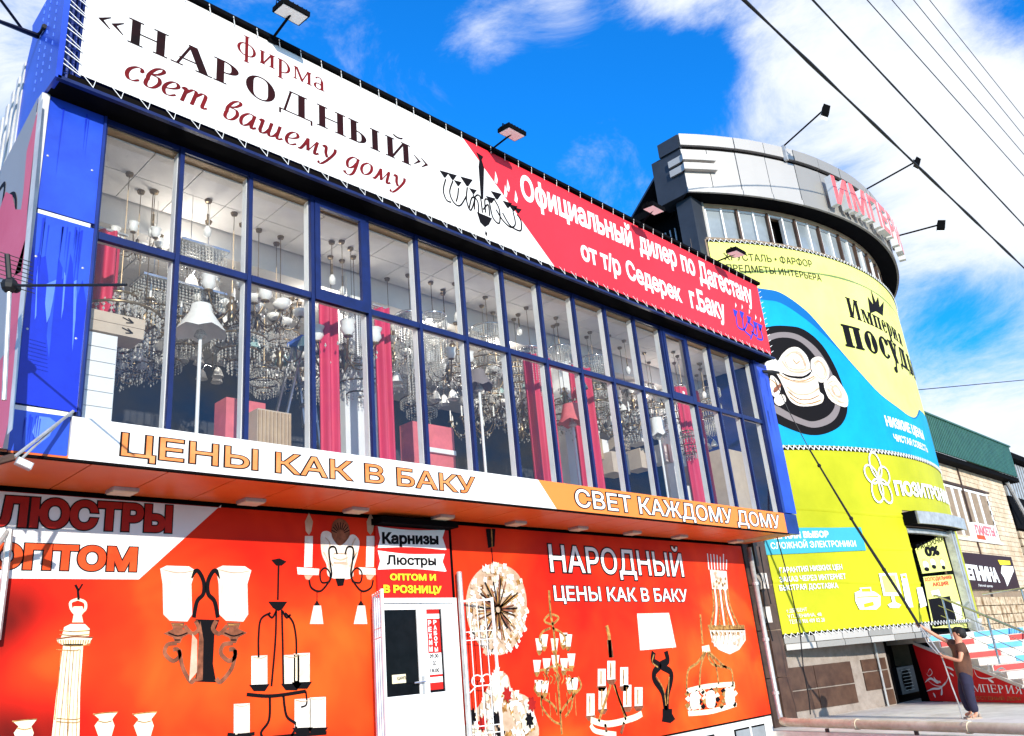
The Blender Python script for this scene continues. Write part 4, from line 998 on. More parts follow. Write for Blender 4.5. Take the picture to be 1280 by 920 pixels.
MB().use('galv').tube([(dx1+.085,9.74,-1.9),(dx1+.085,9.74,1.52)], .042, 10).build('post', pp); MB().use('galv').lathe([(.046,0),(.035,.03),(.001,.04)],10,(dx1+.085,9.74,1.52)).build('cap', pp)
# plinth below the right poster, with basement windows
pn = thing('shop_plinth', 'white plinth with small blue basement windows below the right poster', 'plinth')
bx('plinth_wall', 'white', pn, 9.6,17.62,9.87,10.15,-2,-1.30)
for i in range(4):
    x = 10.2+i*1.95
    bx('window_recess', 'dark', pn, x,x+1.2,9.85,9.868,-1.85,-1.42); f_ = MB().use('pvc').box(x+.57,x+.63,9.835,9.849,-1.85,-1.42).build('window_bar', pn)
    bx('pane', 'blind', pn, x+.64,x+1.17,9.838,9.848,-1.83,-1.45); bx('pane', 'blind', pn, x+.03,x+.56,9.838,9.848,-1.83,-1.45)
# pipes at the shop corner and along the edge of the pavement
gp = thing('downpipe', 'white vertical gas pipe at the right edge of the poster wall', 'pipe')
MB().use('galv').tube([(17.72,9.72,2.25),(17.72,9.72,-1.2),(17.70,9.70,-1.36),(17.62,9.62,-1.42)], .055, 10).build('pipe', gp, smooth=True)
for z in (1.4,.2,-.9): MB().use('galv').lathe([(.056,0),(.075,.01),(.075,.07),(.056,.08)],10,(17.72,9.72,z)).build('collar', gp)
g2 = thing('gas_pipe', 'rusty cream gas pipe running low along the pavement edge', 'pipe')
pts = [(17.62,9.62,-1.42),(17.45,9.4,-1.43),(15.35,4.3,-1.47),(13.2,-.9,-1.50)]
MB().use('pipe').tube(pts, .085, 12).build('pipe', g2, smooth=True)
for q in (.35,.8): 
    p = Vector(pts[1]).lerp(Vector(pts[2]), q); d = (Vector(pts[2])-Vector(pts[1])).normalized(); MB().use('pipe').tube([p-d*.04,p+d*.04], .10, 12).build('weld_collar', g2)
for q in (.2,.6,1.0): 
    p = Vector(pts[1]).lerp(Vector(pts[2]), q); bx('pipe_support', 'rust', g2, p.x-.03,p.x+.03,p.y-.03,p.y+.03,-1.6,-1.53)

# white floodlight hanging at the lower left corner of the blue column
B = F_COL.uv(90,515); h = ray(28,579); Hp = h*(8.0/h[1]); hb = ray(18,571)*(8.05/ray(18,571)[1])
t = thing('floodlight', 'small white floodlight on a slanting white arm at the lower left corner', 'floodlight')
MB().use('galv').tube([(B[0],8.5,B[1]), tuple(hb)], .016, 6).tube([(B[0]-.05,8.5,B[1]-.05), tuple(hb+np.array([.02,0,-.06]))], .012, 6).build('arm', t)
MB().use('galv').obox(Vector(Hp)+Vector((-.06,-.03,-.01)), (.13,.015,-.045), (0,.06,0), (.02,0,.06)).build('lamp_housing', t)
MB().use('ledglass').obox(Vector(Hp)+Vector((-.05,-.036,-.008)), (.11,.012,-.038), (0,.005,0), (.016,0,.048)).build('lamp_glass', t)
MB().use('rust').tube([tuple(hb),tuple(hb+np.array([-.3,.1,-.12])),tuple(hb+np.array([-.6,.3,-.15]))], .035, 6).build('wall_bracket', t)
# aerial with a long boom
hub = np.array(F_COL.xyz(0,0))*0+ray(12,357)*(7.5/ray(12,357)[1]); end = ray(158,356)*(6.2/ray(158,356)[1])
t = thing('aerial', 'black aerial with a long level boom in front of the blue column', 'aerial')
MB().use('rubber').tube([tuple(hub),tuple(end)], .012, 6).build('boom', t)
up_ = ray(9,318)*(7.5/ray(9,318)[1])
MB().use('rubber').tube([tuple(hub),tuple(up_)], .022, 6).build('mast', t)
MB().use('rubber').ball(tuple(hub), .07).ball(tuple(hub+np.array([.05,0,-.01])), .045).build('clamp', t)
for k in range(8):
    q = up_*(1-k/7.)+hub*(k/7.)
    MB().use('rubber').tube([tuple(q+np.array([-.5,.1,.10])), tuple(q), tuple(q+np.array([.20,0,-.02]))], .004, 4).build('aerial_rod', t)
dn = ray(5,500)*(7.5/ray(5,500)[1]); MB().use('galv').tube([tuple(hub),tuple(dn)], .02, 8).build('pole', t)
t = thing('wall_bracket', 'small black wire bracket on the right blue column', 'bracket')
Bk = np.array(F_COL.xyz(*F_COL.uv(953,464)))
MB().use('rubber').tube([tuple(Bk),tuple(Bk+np.array([.2,-.12,-.02])),tuple(Bk+np.array([.42,-.2,-.02]))], [.03,.05,.03], 8).build('arm', t)
# side wall banner at the left corner
t = thing('side_banner', 'pink and grey printed banner on the side wall at the left edge', 'banner')
SP = Plane((2.11,8.6),(0,1)); SP.n = np.array([-1.,0.])
decal('print_sheet', t, SP, [[(.0,2.4),(3.0,2.4),(3.0,5.2),(1.4,5.98),(.0,6.33)]], 'crown2', 0)
bx('banner_backing', 'crown2', t, 2.115,2.165,8.6,11.6,2.4,5.2)
decal('print_shape', t, SP, [px(SP, [(46,145),(50,132),(41,205),(35,262),(33,300),(27,340),(10,350),(-20,340),(-10,290),(8,240),(16,244),(20,262),(27,262),(30,240),(34,190)])], 'pinkban', .006)
decal('print_shape', t, SP, [px(SP, [(32,300),(28,420),(18,500),(4,560),(-20,560),(-20,480),(8,440),(14,360),(20,340)])], 'pinkban', .006)
pst(SP, t, 'ink', [(0,275),(8,250),(18,243),(20,262),(14,300),(12,310),(30,285)], 1.6)
pst(SP, t, 'ink', [(-5,245),(6,230),(2,262)], 1.6)
pst(SP, t, 'ribw', [(52,128),(36,300),(14,540)], 5, off=.01)
# wires at the top left
t = thing('service_wire', 'black wire arriving at the top left corner of the blue sheet', 'wire', 'wires at the top left')
a_ = ray(47,45); a_ = a_*(2.12/a_[0])
def atY(x, y, Y): r = ray(x, y); return tuple(r*(Y/r[1]))
MB().use('rubber').tube([tuple(a_+np.array([0.0,-.25,-.03])),tuple(a_), atY(0,27,8.6), atY(-120,-20,7.0)], [.03,.035,.022,.02], 6).build('cable', t)
t = thing('service_wire', 'thinner wire slanting down from the top left corner of the picture', 'wire', 'wires at the top left')
MB().use('rubber').tube([atY(29,38,9.0), atY(0,-1,8.6), atY(-90,-120,7.4)], .016, 6).build('cable', t)
# leaning white rod at the lower left
t = thing('white_stand', 'white peeling stand leaning at the lower left edge of the poster', 'stand')
MB().use('galv').tube([atY(12,662,9.7), atY(6,720,9.7), atY(-4,800,9.7)], .035, 6).tube([atY(12,662,9.7), atY(-10,690,9.6)], .025, 6).build('frame', t)

# ================================================================== shop interior
def Q(x, y, Y): r = ray(x, y); r = r*(Y/r[1]); return float(r[0]), float(r[2])
ORD = ['first','second','third','fourth','fifth','sixth','seventh','eighth','ninth','tenth','eleventh','twelfth','thirteenth','fourteenth','fifteenth','last']
def bay(x, y):
    X = F_WIN.uv(x, y)[0]; return ORD[max(0, min(15, int((X-X0)/BW)))]
def curtain(xl, xr, yt, yb, Y, nm='curtain', col='pink'):
    x0, z1 = Q(xl, yt, Y); x1, _ = Q(xr, yt, Y); z0 = 2.7
    t = thing('curtain', col+' pleated curtain hanging behind the '+bay((xl+xr)/2,(yt+yb)/2)+' window bay from the left', 'curtain', 'pink curtains in the window')
    mb = MB().use('curtain'); n = max(12, int((x1-x0)/.018)); vs = []; 
    for i in range(n+1):
        x = x0+(x1-x0)*i/n; y = Y+.05*math.sin(i*.9)+.03*math.sin(i*.37+1)
        vs += [(x,y,z0),(x,y,z1),(x,y+.02,z0),(x,y+.02,z1)]
    fs = []
    for i in range(n): a = 4*i; fs += [(a,a+4,a+5,a+1),(a+3,a+7,a+6,a+2)]
    fs += [(0,1,3,2),(4*n+2,4*n+3,4*n+1,4*n)]
    mb.add(vs, fs).build('cloth', t, smooth=True)
    MB().use('galv').tube([(x0-.06,Y+.01,z1+.02),(x1+.06,Y+.01,z1+.02)], .018, 6).build('rail', t)
for a in ((118,154,284,530,9.2),(401,424,376,560,9.1),(470,483,383,580,9.0),(656,686,440,595,9.2),(713,733,455,600,9.2),(846,871,482,625,9.2)):
    curtain(*a)
def panel(nm, label, cat, m_, xl, xr, yt, Y, dep=.25, z0=2.63, extra=None):
    x0, z1 = Q(xl, yt, Y); x1, _ = Q(xr, yt, Y); t = thing(nm, label, cat)
    MB().use(m_).box(x0,x1,Y,Y+dep,z0,z1).build('body', t)
    if extra == 'drawers':
        n = 7
        for k in range(n): MB().use('white').box(x0+.01,x1-.01,Y-.014,Y-.002,z0+(z1-z0)*k/n+.008,z0+(z1-z0)*(k+1)/n-.008).build('drawer_front', t)
    if extra == 'ribs':
        for k in range(9): MB().use('beige').box(x0+(x1-x0)*(k+.15)/9,x0+(x1-x0)*(k+.75)/9,Y-.02,Y-.002,z0,z1-.02).build('rib', t)
    if extra == 'rim': MB().use('white').box(x0+.1,x1-.02,Y-.05,Y-.002,z1-.45,z1-.38).build('shelf', t)
    return t
panel('drawer_cabinet', 'white drawer cabinet standing behind the first lower window pane', 'cabinet', 'white', 103, 148, 412, 8.78, .3, 2.66, 'drawers')
x0, z1 = Q(107, 386, 8.78); x1, _ = Q(162, 386, 8.78); zc = Q(112, 412, 8.78)[1]
for k, lb in enumerate(('lower of two long cardboard boxes on the white cabinet', 'upper of two long cardboard boxes on the white cabinet')):
    h_ = (Q(107,386,8.78)[1]-Q(103,412,8.78)[1])/2; t = thing('cardboard_box', lb, 'box', 'boxes on the cabinet')
    MB().use('carton').box(x0+.02*k,x0+.62+.01*k,8.76,9.1,zc+h_*k+.002,zc+h_*(k+1)-.004).build('carton', t)
    FX = Front(8.76); za = zc+h_*k+h_*.5
    decal('arrow', t, FX, [stroke([(x0+.38,za+.03),(x0+.50,za-.01)],.014)[0], stroke([(x0+.44,za+.035),(x0+.50,za-.01)],.014)[0], stroke([(x0+.42,za-.025),(x0+.50,za-.01)],.014)[0]], 'ink', .004)
panel('display_board', 'pink display board behind the third lower window pane', 'board', 'pinkbox', 283, 332, 496, 9.3, .3, 2.63)
panel('packing_case', 'ribbed beige packing case behind the third lower window pane', 'case', 'carton', 322, 364, 510, 9.0, .3, 2.63, 'ribs')
panel('white_pillar', 'white pillar beside the pink curtain of the fourth window bay', 'pillar', 'white', 430, 470, 440, 9.6, .3, 2.63)
panel('display_case', 'pink display case with white shelf behind the sixth and seventh lower panes', 'case', 'pinkbox', 515, 566, 526, 9.3, .3, 2.63, 'rim')
panel('carton_stack', 'tall beige carton behind the fifteenth lower window pane', 'box', 'carton', 905, 936, 560, 9.2, .4, 2.63)
for i, (x_, y_, w_, Y_) in enumerate(((752,560,30,9.6),(778,548,30,9.9),(776,577,34,9.4),(806,540,22,9.8),(808,572,26,9.5),(880,590,22,9.3),(835,565,20,9.9))):
    X_, Z_ = Q(x_, y_, Y_); ww = w_/1051*16
    t = thing('wrapped_box', ('leftmost paper wrapped box, in the tenth or eleventh pane','paper wrapped box highest behind the eleventh pane','wide paper wrapped box low behind the eleventh pane','smaller paper wrapped box high behind the twelfth pane','paper wrapped box low behind the twelfth pane','rightmost paper wrapped box, low near the fourteenth pane','small paper wrapped box in front of the third curtain from the right')[i], 'box', 'wrapped boxes on the back shelves')
    MB().use('carton' if i % 3 else 'ceil').box(X_-ww/2,X_+ww/2,Y_,Y_+.4,Z_-.22,Z_+.18).build('carton', t)
    MB().use('beige').box(X_-.03,X_+.03,Y_-.006,Y_-.001,Z_-.22,Z_+.18).build('tape', t)
# stepladder
t = thing('stepladder', 'folding metal stepladder with a blue top behind the third window bay', 'ladder')
xa_, za_ = Q(378,428,9.6); xb_, _ = Q(390,560,9.6); xc_, _ = Q(352,560,9.6)
for yy in (9.5, 9.8):
    MB().use('steel').bar((xa_,yy,za_),(xb_+.12,yy,2.62),.05,.03).build('stile', t)
    MB().use('steel').bar((xa_-.04,yy,za_),(xc_-.2,yy,2.62),.04,.025).build('stile', t)
for k in range(6):
    q = (k+1)/7; xx = xa_*(1-q)+(xb_+.12)*q; zz = za_*(1-q)+2.62*q; MB().use('steel').box(xx-.05,xx+.04,9.5,9.8,zz-.015,zz+.015).build('tread', t)
MB().use('bluelight').box(xa_-.10,xa_+.08,9.46,9.84,za_,za_+.05).build('top_cap', t)

# lamps and chandeliers: one of each kind with its parts, then copies
CEIL = 6.24
def spl3(pts, k=4):
    P = [np.array(p, float) for p in pts]; o = []
    for i in range(len(P)-1):
        p0 = P[max(i-1,0)]; p1 = P[i]; p2 = P[i+1]; p3 = P[min(i+2,len(P)-1)]
        for t_ in np.arange(k)/k: o.append(tuple(0.5*((2*p1)+(-p0+p2)*t_+(2*p0-5*p1+4*p2-p3)*t_*t_+(-p0+3*p1-3*p2+p3)*t_**3)))
    o.append(tuple(P[-1])); return o
def drops(mb, c, r, z0, n, rr=.012, hh=.05):
    for i in range(n):
        a = 2*math.pi*i/n; x, y = c[0]+r*math.cos(a), c[1]+r*math.sin(a)
        mb.lathe([(.001,z0-hh),(rr,z0-hh*.6),(.001,z0)],4,(x,y,0))
def proto(kind):
    r = bpy.data.objects.new('chandelier', None); COL.objects.link(r)
    P = lambda mb, nm: mb.build(nm, r, smooth=True)
    if kind in ('glass', 'tealglass', 'candle', 'dish'):
        n = {'glass': 6, 'tealglass': 3, 'candle': 8, 'dish': 5}[kind]; R_ = .34
        P(MB().use('brass').lathe([(.001,.02),(.03,.0),(.025,-.05),(.06,-.10),(.03,-.16),(.045,-.24),(.015,-.30),(.001,-.33)],10), 'central_column')
        sh = {'glass': [(.03,0),(.075,.06),(.065,.12),(.085,.16)], 'tealglass': [(.02,.10),(.05,.06),(.085,-.02),(.095,-.06)], 'dish': [(.02,-.0),(.09,.03),(.12,.09),(.11,.10)], 'candle': [(.012,0),(.012,.10),(.014,.105),(.009,.15),(.001,.18)]}[kind]
        for k in range(n):
            a = 2*math.pi*k/n+.3; c, s_ = math.cos(a), math.sin(a)
            arm = MB().use('brass'); arm.tube(spl3([(0.02*c,.02*s_,-.12),(.12*c,.12*s_,-.24),(.26*c,.26*s_,-.22),(R_*c,R_*s_,-.06)]), .010, 5); ao = P(arm, 'arm')
            m_ = 'teal' if kind == 'tealglass' else 'glassw'
            so = MB().use(m_); so.lathe(sh, 10, (R_*c,R_*s_,-.05)); so.build('shade' if kind != 'candle' else 'candle', ao, smooth=True)
            MB().use('brass').lathe([(.001,-.07),(.05,-.055),(.04,-.045)], 8, (R_*c,R_*s_,0)).build('drip_pan', ao, smooth=True)
        d = MB().use('crystal')
        for rr, zz, nn in ((.34,-.10,16),(.22,-.24,12),(.12,-.32,8),(.08,-.05,8)): drops(d, (0,0), rr, zz, nn)
        d.build('crystal_drops', r, kind='stuff')
    if kind == 'crystal':
        for q, (rr, zz) in enumerate(((.12,.0),(.30,-.16),(.22,-.30),(.12,-.42))):
            m_ = MB().use('brass'); m_.lathe([(rr,-.012),(rr+.012,0),(rr,.012),(rr-.012,0),(rr,-.012)], 18, (0,0,zz)); P(m_, 'ring')
        d = MB().use('crystal')
        for rr, zz, nn, L in ((.12,0,14,.14),(.30,-.16,34,.12),(.22,-.30,26,.12),(.12,-.42,14,.12)):
            for i in range(nn):
                a = 2*math.pi*i/nn
                for j in range(int(L/.035)): d.lathe([(.001,-.016),(.011,0),(.001,.016)], 4, (rr*math.cos(a), rr*math.sin(a), zz-.03-.035*j))
        for i in range(14):
            a = 2*math.pi*i/14
            for j in range(6): q = j/6; d.lathe([(.001,-.014),(.010,0),(.001,.014)], 4, ((.12+.18*q)*math.cos(a), (.12+.18*q)*math.sin(a), -.02-.13*q-.05*math.sin(q*3.14)))
        d.build('crystal_strands', r, kind='stuff')
    if kind == 'cascade':
        P(MB().use('chrome').lathe([(.001,.03),(.22,.03),(.24,0),(.22,-.02),(.001,-.02)], 20), 'ceiling_plate')
        d = MB().use('crystal')
        for rr, nn, L in ((.22,22,.95),(.15,16,1.15),(.07,9,1.3)):
            for i in range(nn):
                a = 2*math.pi*i/nn; L2 = L*(1-.2*((i*7) % 5)/5)
                for j in range(int(L2/.04)): d.lathe([(.001,-.017),(.010,0),(.001,.017)], 4, (rr*math.cos(a), rr*math.sin(a), -.03-.04*j))
        d.build('crystal_strands', r, kind='stuff')
    if kind == 'drum':
        P(MB().use('chrome').lathe([(.30,.02),(.31,.03),(.31,.0),(.30,0),(.30,.02)], 24), 'ring')
        d = MB().use('crystal')
        for rr, nn in ((.30,44),(.2,30),(.1,16)):
            for i in range(nn):
                a = 2*math.pi*i/nn
                for j in range(5 if rr > .25 else 7): d.lathe([(.001,-.02),(.011,0),(.001,.02)], 4, (rr*math.cos(a), rr*math.sin(a), -.02-.042*j))
        d.build('crystal_strands', r, kind='stuff')
    if kind == 'bell':
        for k in range(3):
            a = 2.1*k; c, s_ = .14*math.cos(a), .14*math.sin(a)
            am = P(MB().use('chrome').tube(spl3([(0,0,.05),(c*.6,s_*.6,.08),(c,s_,.0)]), .007, 5), 'arm')
            MB().use('glassw').lathe([(.02,.02),(.05,-.02),(.075,-.10),(.085,-.12)], 10, (c,s_,-.02)).build('shade', am, smooth=True)
    if kind == 'rod':
        P(MB().use('brass').tube([(0,0,0),(0,0,-.14)], .01, 5), 'stem'); P(MB().use('glassw').lathe([(.015,.0),(.035,-.04),(.03,-.09),(.001,-.11)], 8, (0,0,-.12)), 'bulb')
    return r
KINDS = {'glass': 'opal-glass chandelier', 'tealglass': 'teal-shaded chandelier', 'candle': 'brass candle chandelier', 'dish': 'dish-shade chandelier', 'crystal': 'tiered crystal chandelier', 'cascade': 'long crystal cascade lamp', 'drum': 'round crystal fringe lamp', 'bell': 'white bell-shade lamp', 'rod': 'bare bulb on a short rod'}
protos = {}
rp = random.Random(11)
used_lab = {}
def hang(kind, x, y, Y, s=1.0, rod=True):
    X_, Z_ = Q(x, y, Y)
    first = kind not in protos
    o = proto(kind) if first else copy_tree(protos[kind])
    protos.setdefault(kind, o)
    o.location = (X_, Y, Z_); o.rotation_euler = (0,0,rp.uniform(0,6)); o.scale = (s,s,s)
    base = KINDS[kind]+' in the '+bay(x, y)+' window bay'
    row = 'near the glass' if Y < 9.6 else ('in mid room' if Y < 11 else 'far back')
    lab = base+', '+row
    n = used_lab.get(lab, 0); used_lab[lab] = n+1
    if n: lab += (', hanging lower', ', hanging higher', ', lowest of them')[min(n-1,2)]
    tag(o, lab, 'chandelier', 'chandeliers and lamps hanging in the upper windows')
    ct = CEIL if Y < 9.9 else 5.86-(.1 if Y > 11.9 else 0)
    if rod and Z_ < ct-.02:
        m_ = MB().use('brass').tube([(0,0,0),(0,0,(ct-Z_)/s)], .006/s, 4).lathe([(.05/s,(ct-Z_)/s),(.04/s,(ct-Z_-.04)/s),(.001,(ct-Z_-.05)/s)], 8)
        for ch in list(o.children):
            if ch.name.startswith('hanging_rod'): bpy.data.objects.remove(ch)
        m_.build('hanging_rod', o)
    return o
H_ = [('crystal',150,372,9.3,1.5),('candle',182,385,9.5,1.2),('crystal',196,360,9.9,1.1),('glass',172,300,9.6,.8),('crystal',168,430,10.4,1.0),('candle',182,450,11,1.0),
 ('glass',290,372,9.4,1.25),('crystal',300,410,9.6,1.2),('dish',322,388,9.6,1.0),('bell',258,345,9.8,1.3),('candle',272,385,10.0,1.2),('crystal',232,395,10.5,1.1),('bell',242,440,11.0,1.0),
 ('tealglass',350,432,9.6,1.15),('dish',345,392,9.8,1.0),('candle',365,380,10.6,.8),('crystal',330,455,10.8,1.0),('glass',372,470,11.5,1.0),
 ('glass',430,430,9.2,1.35),('crystal',445,452,9.5,1.2),('cascade',440,388,9.3,.8),('candle',415,445,9.7,1.0),
 ('cascade',513,397,9.5,1.15),('bell',489,470,9.8,1.2),('dish',490,435,10.4,1.0),('glass',492,410,10.8,1.0),
 ('cascade',541,396,9.5,.95),('glass',560,455,9.6,1.1),('crystal',572,440,9.9,1.0),('bell',555,490,10.2,1.2),('dish',565,425,10.4,1.0),('candle',577,470,10.8,1.0),
 ('drum',610,413,9.4,1.05),('crystal',607,440,9.7,1.1),('bell',622,458,9.8,1.2),('dish',606,470,10.0,1.0),('candle',625,500,10.3,1.1),('glass',600,500,11,1.0),
 ('cascade',663,437,9.3,.8),('dish',652,500,9.8,1.1),('tealglass',650,485,10.3,1.1),('candle',652,530,10.8,1.0),('crystal',645,455,10.4,1.0),
 ('tealglass',705,485,9.3,1.1),('crystal',702,500,9.6,1.1),('drum',700,437,9.5,.8),('glass',712,540,10,.8),
 ('drum',742,452,9.4,1.1),('crystal',741,482,9.6,1.3),('candle',745,505,10.0,1.1),('bell',742,525,10.2,1.1),('glass',752,470,10.6,1.0),
 ('candle',775,520,9.3,1.3),('crystal',786,515,9.6,1.2),('bell',770,505,10,1.1),('glass',790,495,10.3,1.0),('dish',782,480,10.6,1.0),
 ('crystal',815,505,9.5,1.2),('candle',822,525,9.8,1.1),('bell',812,482,10,.8),('glass',826,500,10.4,1.0),
 ('crystal',858,540,9.1,1.1),('drum',848,486,9.5,.8),('candle',853,515,9.9,1.0),
 ('crystal',883,500,9.2,1.0),('drum',887,528,9.4,1.0),('bell',885,552,9.7,1.0),('drum',885,488,9.6,.9),
 ('drum',905,470,9.6,.7),('bell',915,498,10,.8),('candle',940,520,9.6,1.0)]
for a in H_: hang(*a)
n_rod = 0
for x_, y_, Y_ in ((260,268,9.3),(415,330,9.3),(428,345,9.7),(570,378,9.3),(555,388,9.7),(783,448,9.3),(852,478,9.2),(878,480,9.2),(648,398,9.6),(192,268,9.5)):
    o = hang('rod', x_, y_, Y_, 1.5)
    if n_rod % 2 == 0:       # point lights added behind and below every other bulb to brighten the ceiling
        pl_ = bpy.data.lights.new('ceiling_fill_light', 'POINT'); pl_.energy = 26; pl_.color = (1, .93, .84); pl_.shadow_soft_size = .12
        lo = bpy.data.objects.new('ceiling_fill_light', pl_); COL.objects.link(lo); lo.location = (o.location.x, o.location.y+.5, o.location.z-.42)
    n_rod += 1
for i in range(38):
    x_ = 140+i*21.5+rp.uniform(-6,6); yb_ = 300+(x_-120)*.262
    hang(('crystal','candle','glass','bell','dish','drum','tealglass')[rp.randrange(7)], x_, yb_+rp.uniform(50,150)*(1-(x_-120)/1500), rp.uniform(10.4,12.6), rp.uniform(.9,1.35))
# wide crystal ceiling lamps (rectangular)
for xl_, xr_, yt_, Y_, lb in ((228,288,298,9.15,'rectangular crystal fringe lamp behind the second upper pane'),(180,285,342,9.5,'wide beaded crystal lamp across the first two window bays')):
    x0, z1 = Q(xl_, yt_, Y_); x1, _ = Q(xr_, yt_, Y_); t = thing('crystal_fringe_lamp', lb, 'chandelier')
    MB().use('chrome').box(x0,x1,Y_,Y_+.45,z1,z1+.03).build('ceiling_plate', t)
    d = MB().use('crystal')
    for i in range(int((x1-x0)/.045)):
        for j in range(6):
            for k in range(7 if j in (0,5) else 4):
                d.lathe([(.001,-.018),(.012,0),(.001,.018)], 4, (x0+.02+i*.045, Y_+.03+j*.08, z1-.03-.042*k))
    d.build('crystal_strands', t, kind='stuff'); MB().use('chrome').tube([(x0+.2,Y_+.2,z1),(x0+.2,Y_+.2,6.24)], .006, 4).tube([(x1-.2,Y_+.2,z1),(x1-.2,Y_+.2,6.24)], .006, 4).build('hanging_rod', t)
# standing lamps with big shades
def floorlamp(lb, x, yt, yb, Y, rt, rb, m_):
    X_, z1 = Q(x, yt, Y); _, z0 = Q(x, yb, Y); t = thing('standard_lamp', lb, 'lamp')
    mb = MB().use(m_); n = 24; prof = [(rt,z1),(rt*1.15,z1-(z1-z0)*.3),(rb*.75,z1-(z1-z0)*.7),(rb,z0)]
    vs = []; fs = []
    for r_, z_ in prof:
        for k in range(n): a = 2*math.pi*k/n; sc = (1+.05*math.cos(6*a)) if r_ > rt else 1; vs.append((X_+r_*sc*math.cos(a), Y+r_*sc*math.sin(a), z_-(.03*math.cos(6*a) if z_ == z0 else 0)))
    for i in range(3):
        for k in range(n): fs.append((i*n+k, i*n+(k+1)%n, (i+1)*n+(k+1)%n, (i+1)*n+k))
    mb.add(vs, fs); so = mb.build('lamp_shade', t, smooth=True)
    MB().use('white').tube([(X_,Y,2.63),(X_,Y,z0+.1)], .022, 8).build('stem', t)
    MB().use('crystal').lathe([(.001,z0-.1),(.08,z0-.05),(.05,z0+.02),(.001,z0+.05)], 8, (X_,Y,0)).build('glass_collar', t)
    MB().use('white').lathe([(.2,2.63),(.18,2.66),(.03,2.70)], 14, (X_,Y,0)).build('base', t)
floorlamp('large cream scalloped lampshade on a white stem behind the second pane', 252, 382, 416, 8.98, .12, .30, 'glassw')
floorlamp('pink fluted lampshade behind the tenth lower pane', 713, 506, 528, 9.0, .14, .26, 'pinkbox')
floorlamp('white tall lampshade behind the twelfth lower pane', 820, 523, 544, 9.0, .12, .18, 'glassw')
floorlamp('lilac lampshade at the edge of the eighth lower pane', 597, 463, 484, 9.0, .10, .24, 'greyring')
# ================================================================== round building
rb = thing('round_building', 'round shop tower with pale overhanging crown and yellow wraparound banners', 'building')
def cyp(th, R, z): a = math.radians(th); return (CX+R*math.sin(a), CY-R*math.cos(a), z)
def shell(mb, t0, t1, R0, R1, z0, z1, step=2.0, z1b=None):
    """curved block between two angles, radii and heights"""
    n = max(1, int(round((t1-t0)/step))); b = len(mb.v); vs = []
    for i in range(n+1):
        t_ = t0+(t1-t0)*i/n; vs += [cyp(t_,R1,z0), cyp(t_,R1,z1), cyp(t_,R0,z1), cyp(t_,R0,z0)]
    fs = []
    for i in range(n):
        a = 4*i
        for k in range(4): fs.append((a+k, a+4+k, a+4+(k+1)%4, a+(k+1)%4))
    fs += [(0,1,2,3),(4*n+3,4*n+2,4*n+1,4*n)]
    return mb.add(vs, fs)
TH0, TH1 = -35.4, 100
DR0, DR1 = -9.0, 5.2          # doorway angles
ZC0, ZC1, ZC2 = 12.33, 13.80, 14.25
shell(MB().use('mortar'), TH0, DR0, 11.6, 11.95, 0.0, 11.05).build('drum_wall', rb)
shell(MB().use('mortar'), DR1, TH1, 11.6, 11.95, 0.0, 11.05).build('drum_wall', rb)
shell(MB().use('mortar'), DR0, DR1, 11.6, 11.95, 2.85, 11.05).build('drum_wall', rb)
shell(MB().use('dark'), DR0-2, DR1+2, 9.4, 9.6, 0.0, 3.2).build('shop_back_wall', rb)
def disc(z, R, m_, nm, t0=TH0, t1=TH1, z2=None):
    mb = MB().use(m_); n = 60; P_ = [cyp(t0+(t1-t0)*i/n, R, z) for i in range(n+1)]+[(CX,CY,z)]
    m = len(P_); z2 = z2 or z+.08
    mb.add(P_+[(x,y,z2) for x,y,_ in P_], [tuple(range(m-1,-1,-1)), tuple(range(m,2*m))]+[(i,(i+1)%m,m+(i+1)%m,m+i) for i in range(m)])
    return mb.build(nm, rb)
disc(-0.02, 11.93, 'black', 'underside')
disc(11.06, 11.9, 'mortar', 'storey_slab')
disc(ZC0-.005, 12.30, 'black', 'crown_underside')
disc(ZC2-.12, 12.2, 'slate', 'roof')
disc(2.9, 11.5, 'dark', 'shop_ceiling', -20, 20)
# crown of composite panels
ths = [-35.4,-27.3,-22.4,-17.0,-11.8,-6.5,-1.2,4.2,9.6,15.0,20.4,26,33,41,50,60,72,85,100]
for i in range(len(ths)-1):
    a, b = ths[i]+.06, ths[i+1]-.06; mm = 'crown' if i < 3 else ('crown2' if i < 14 else 'crown2')  # panels right of the first few take the greyer copy: shading put into colour
    n = max(1, int((b-a)/2.7))
    shell(MB().use(mm), a, b, 12.2, 12.40+.008*(i % 2), ZC1+.075, ZC2, 2.7).build('crown_panel', rb)
    if i == 0:
        shell(MB().use(mm), a, -31.7, 12.2, 12.34, ZC0+.16, ZC1-.04, 2.7).build('crown_panel', rb); a = -31.6
    shell(MB().use(mm), a, b, 12.2, 12.34+.006*(i % 2), ZC0+.16, ZC1-.04, 2.7).build('crown_panel', rb)
    shell(MB().use(mm), ths[i]+.04, b, 12.2, 12.375, ZC0, ZC0+.15, 2.7).build('crown_panel', rb)
shell(MB().use('dark'), TH0, TH1, 12.15, 12.30, ZC0, ZC2-.02, 3).build('crown_backing', rb)
for z0 in (13.33, 13.02): shell(MB().use('crown'), -35.6, -30.9, 12.2, 12.50, z0-.02, z0+.19, 2).build('crown_bar', rb)
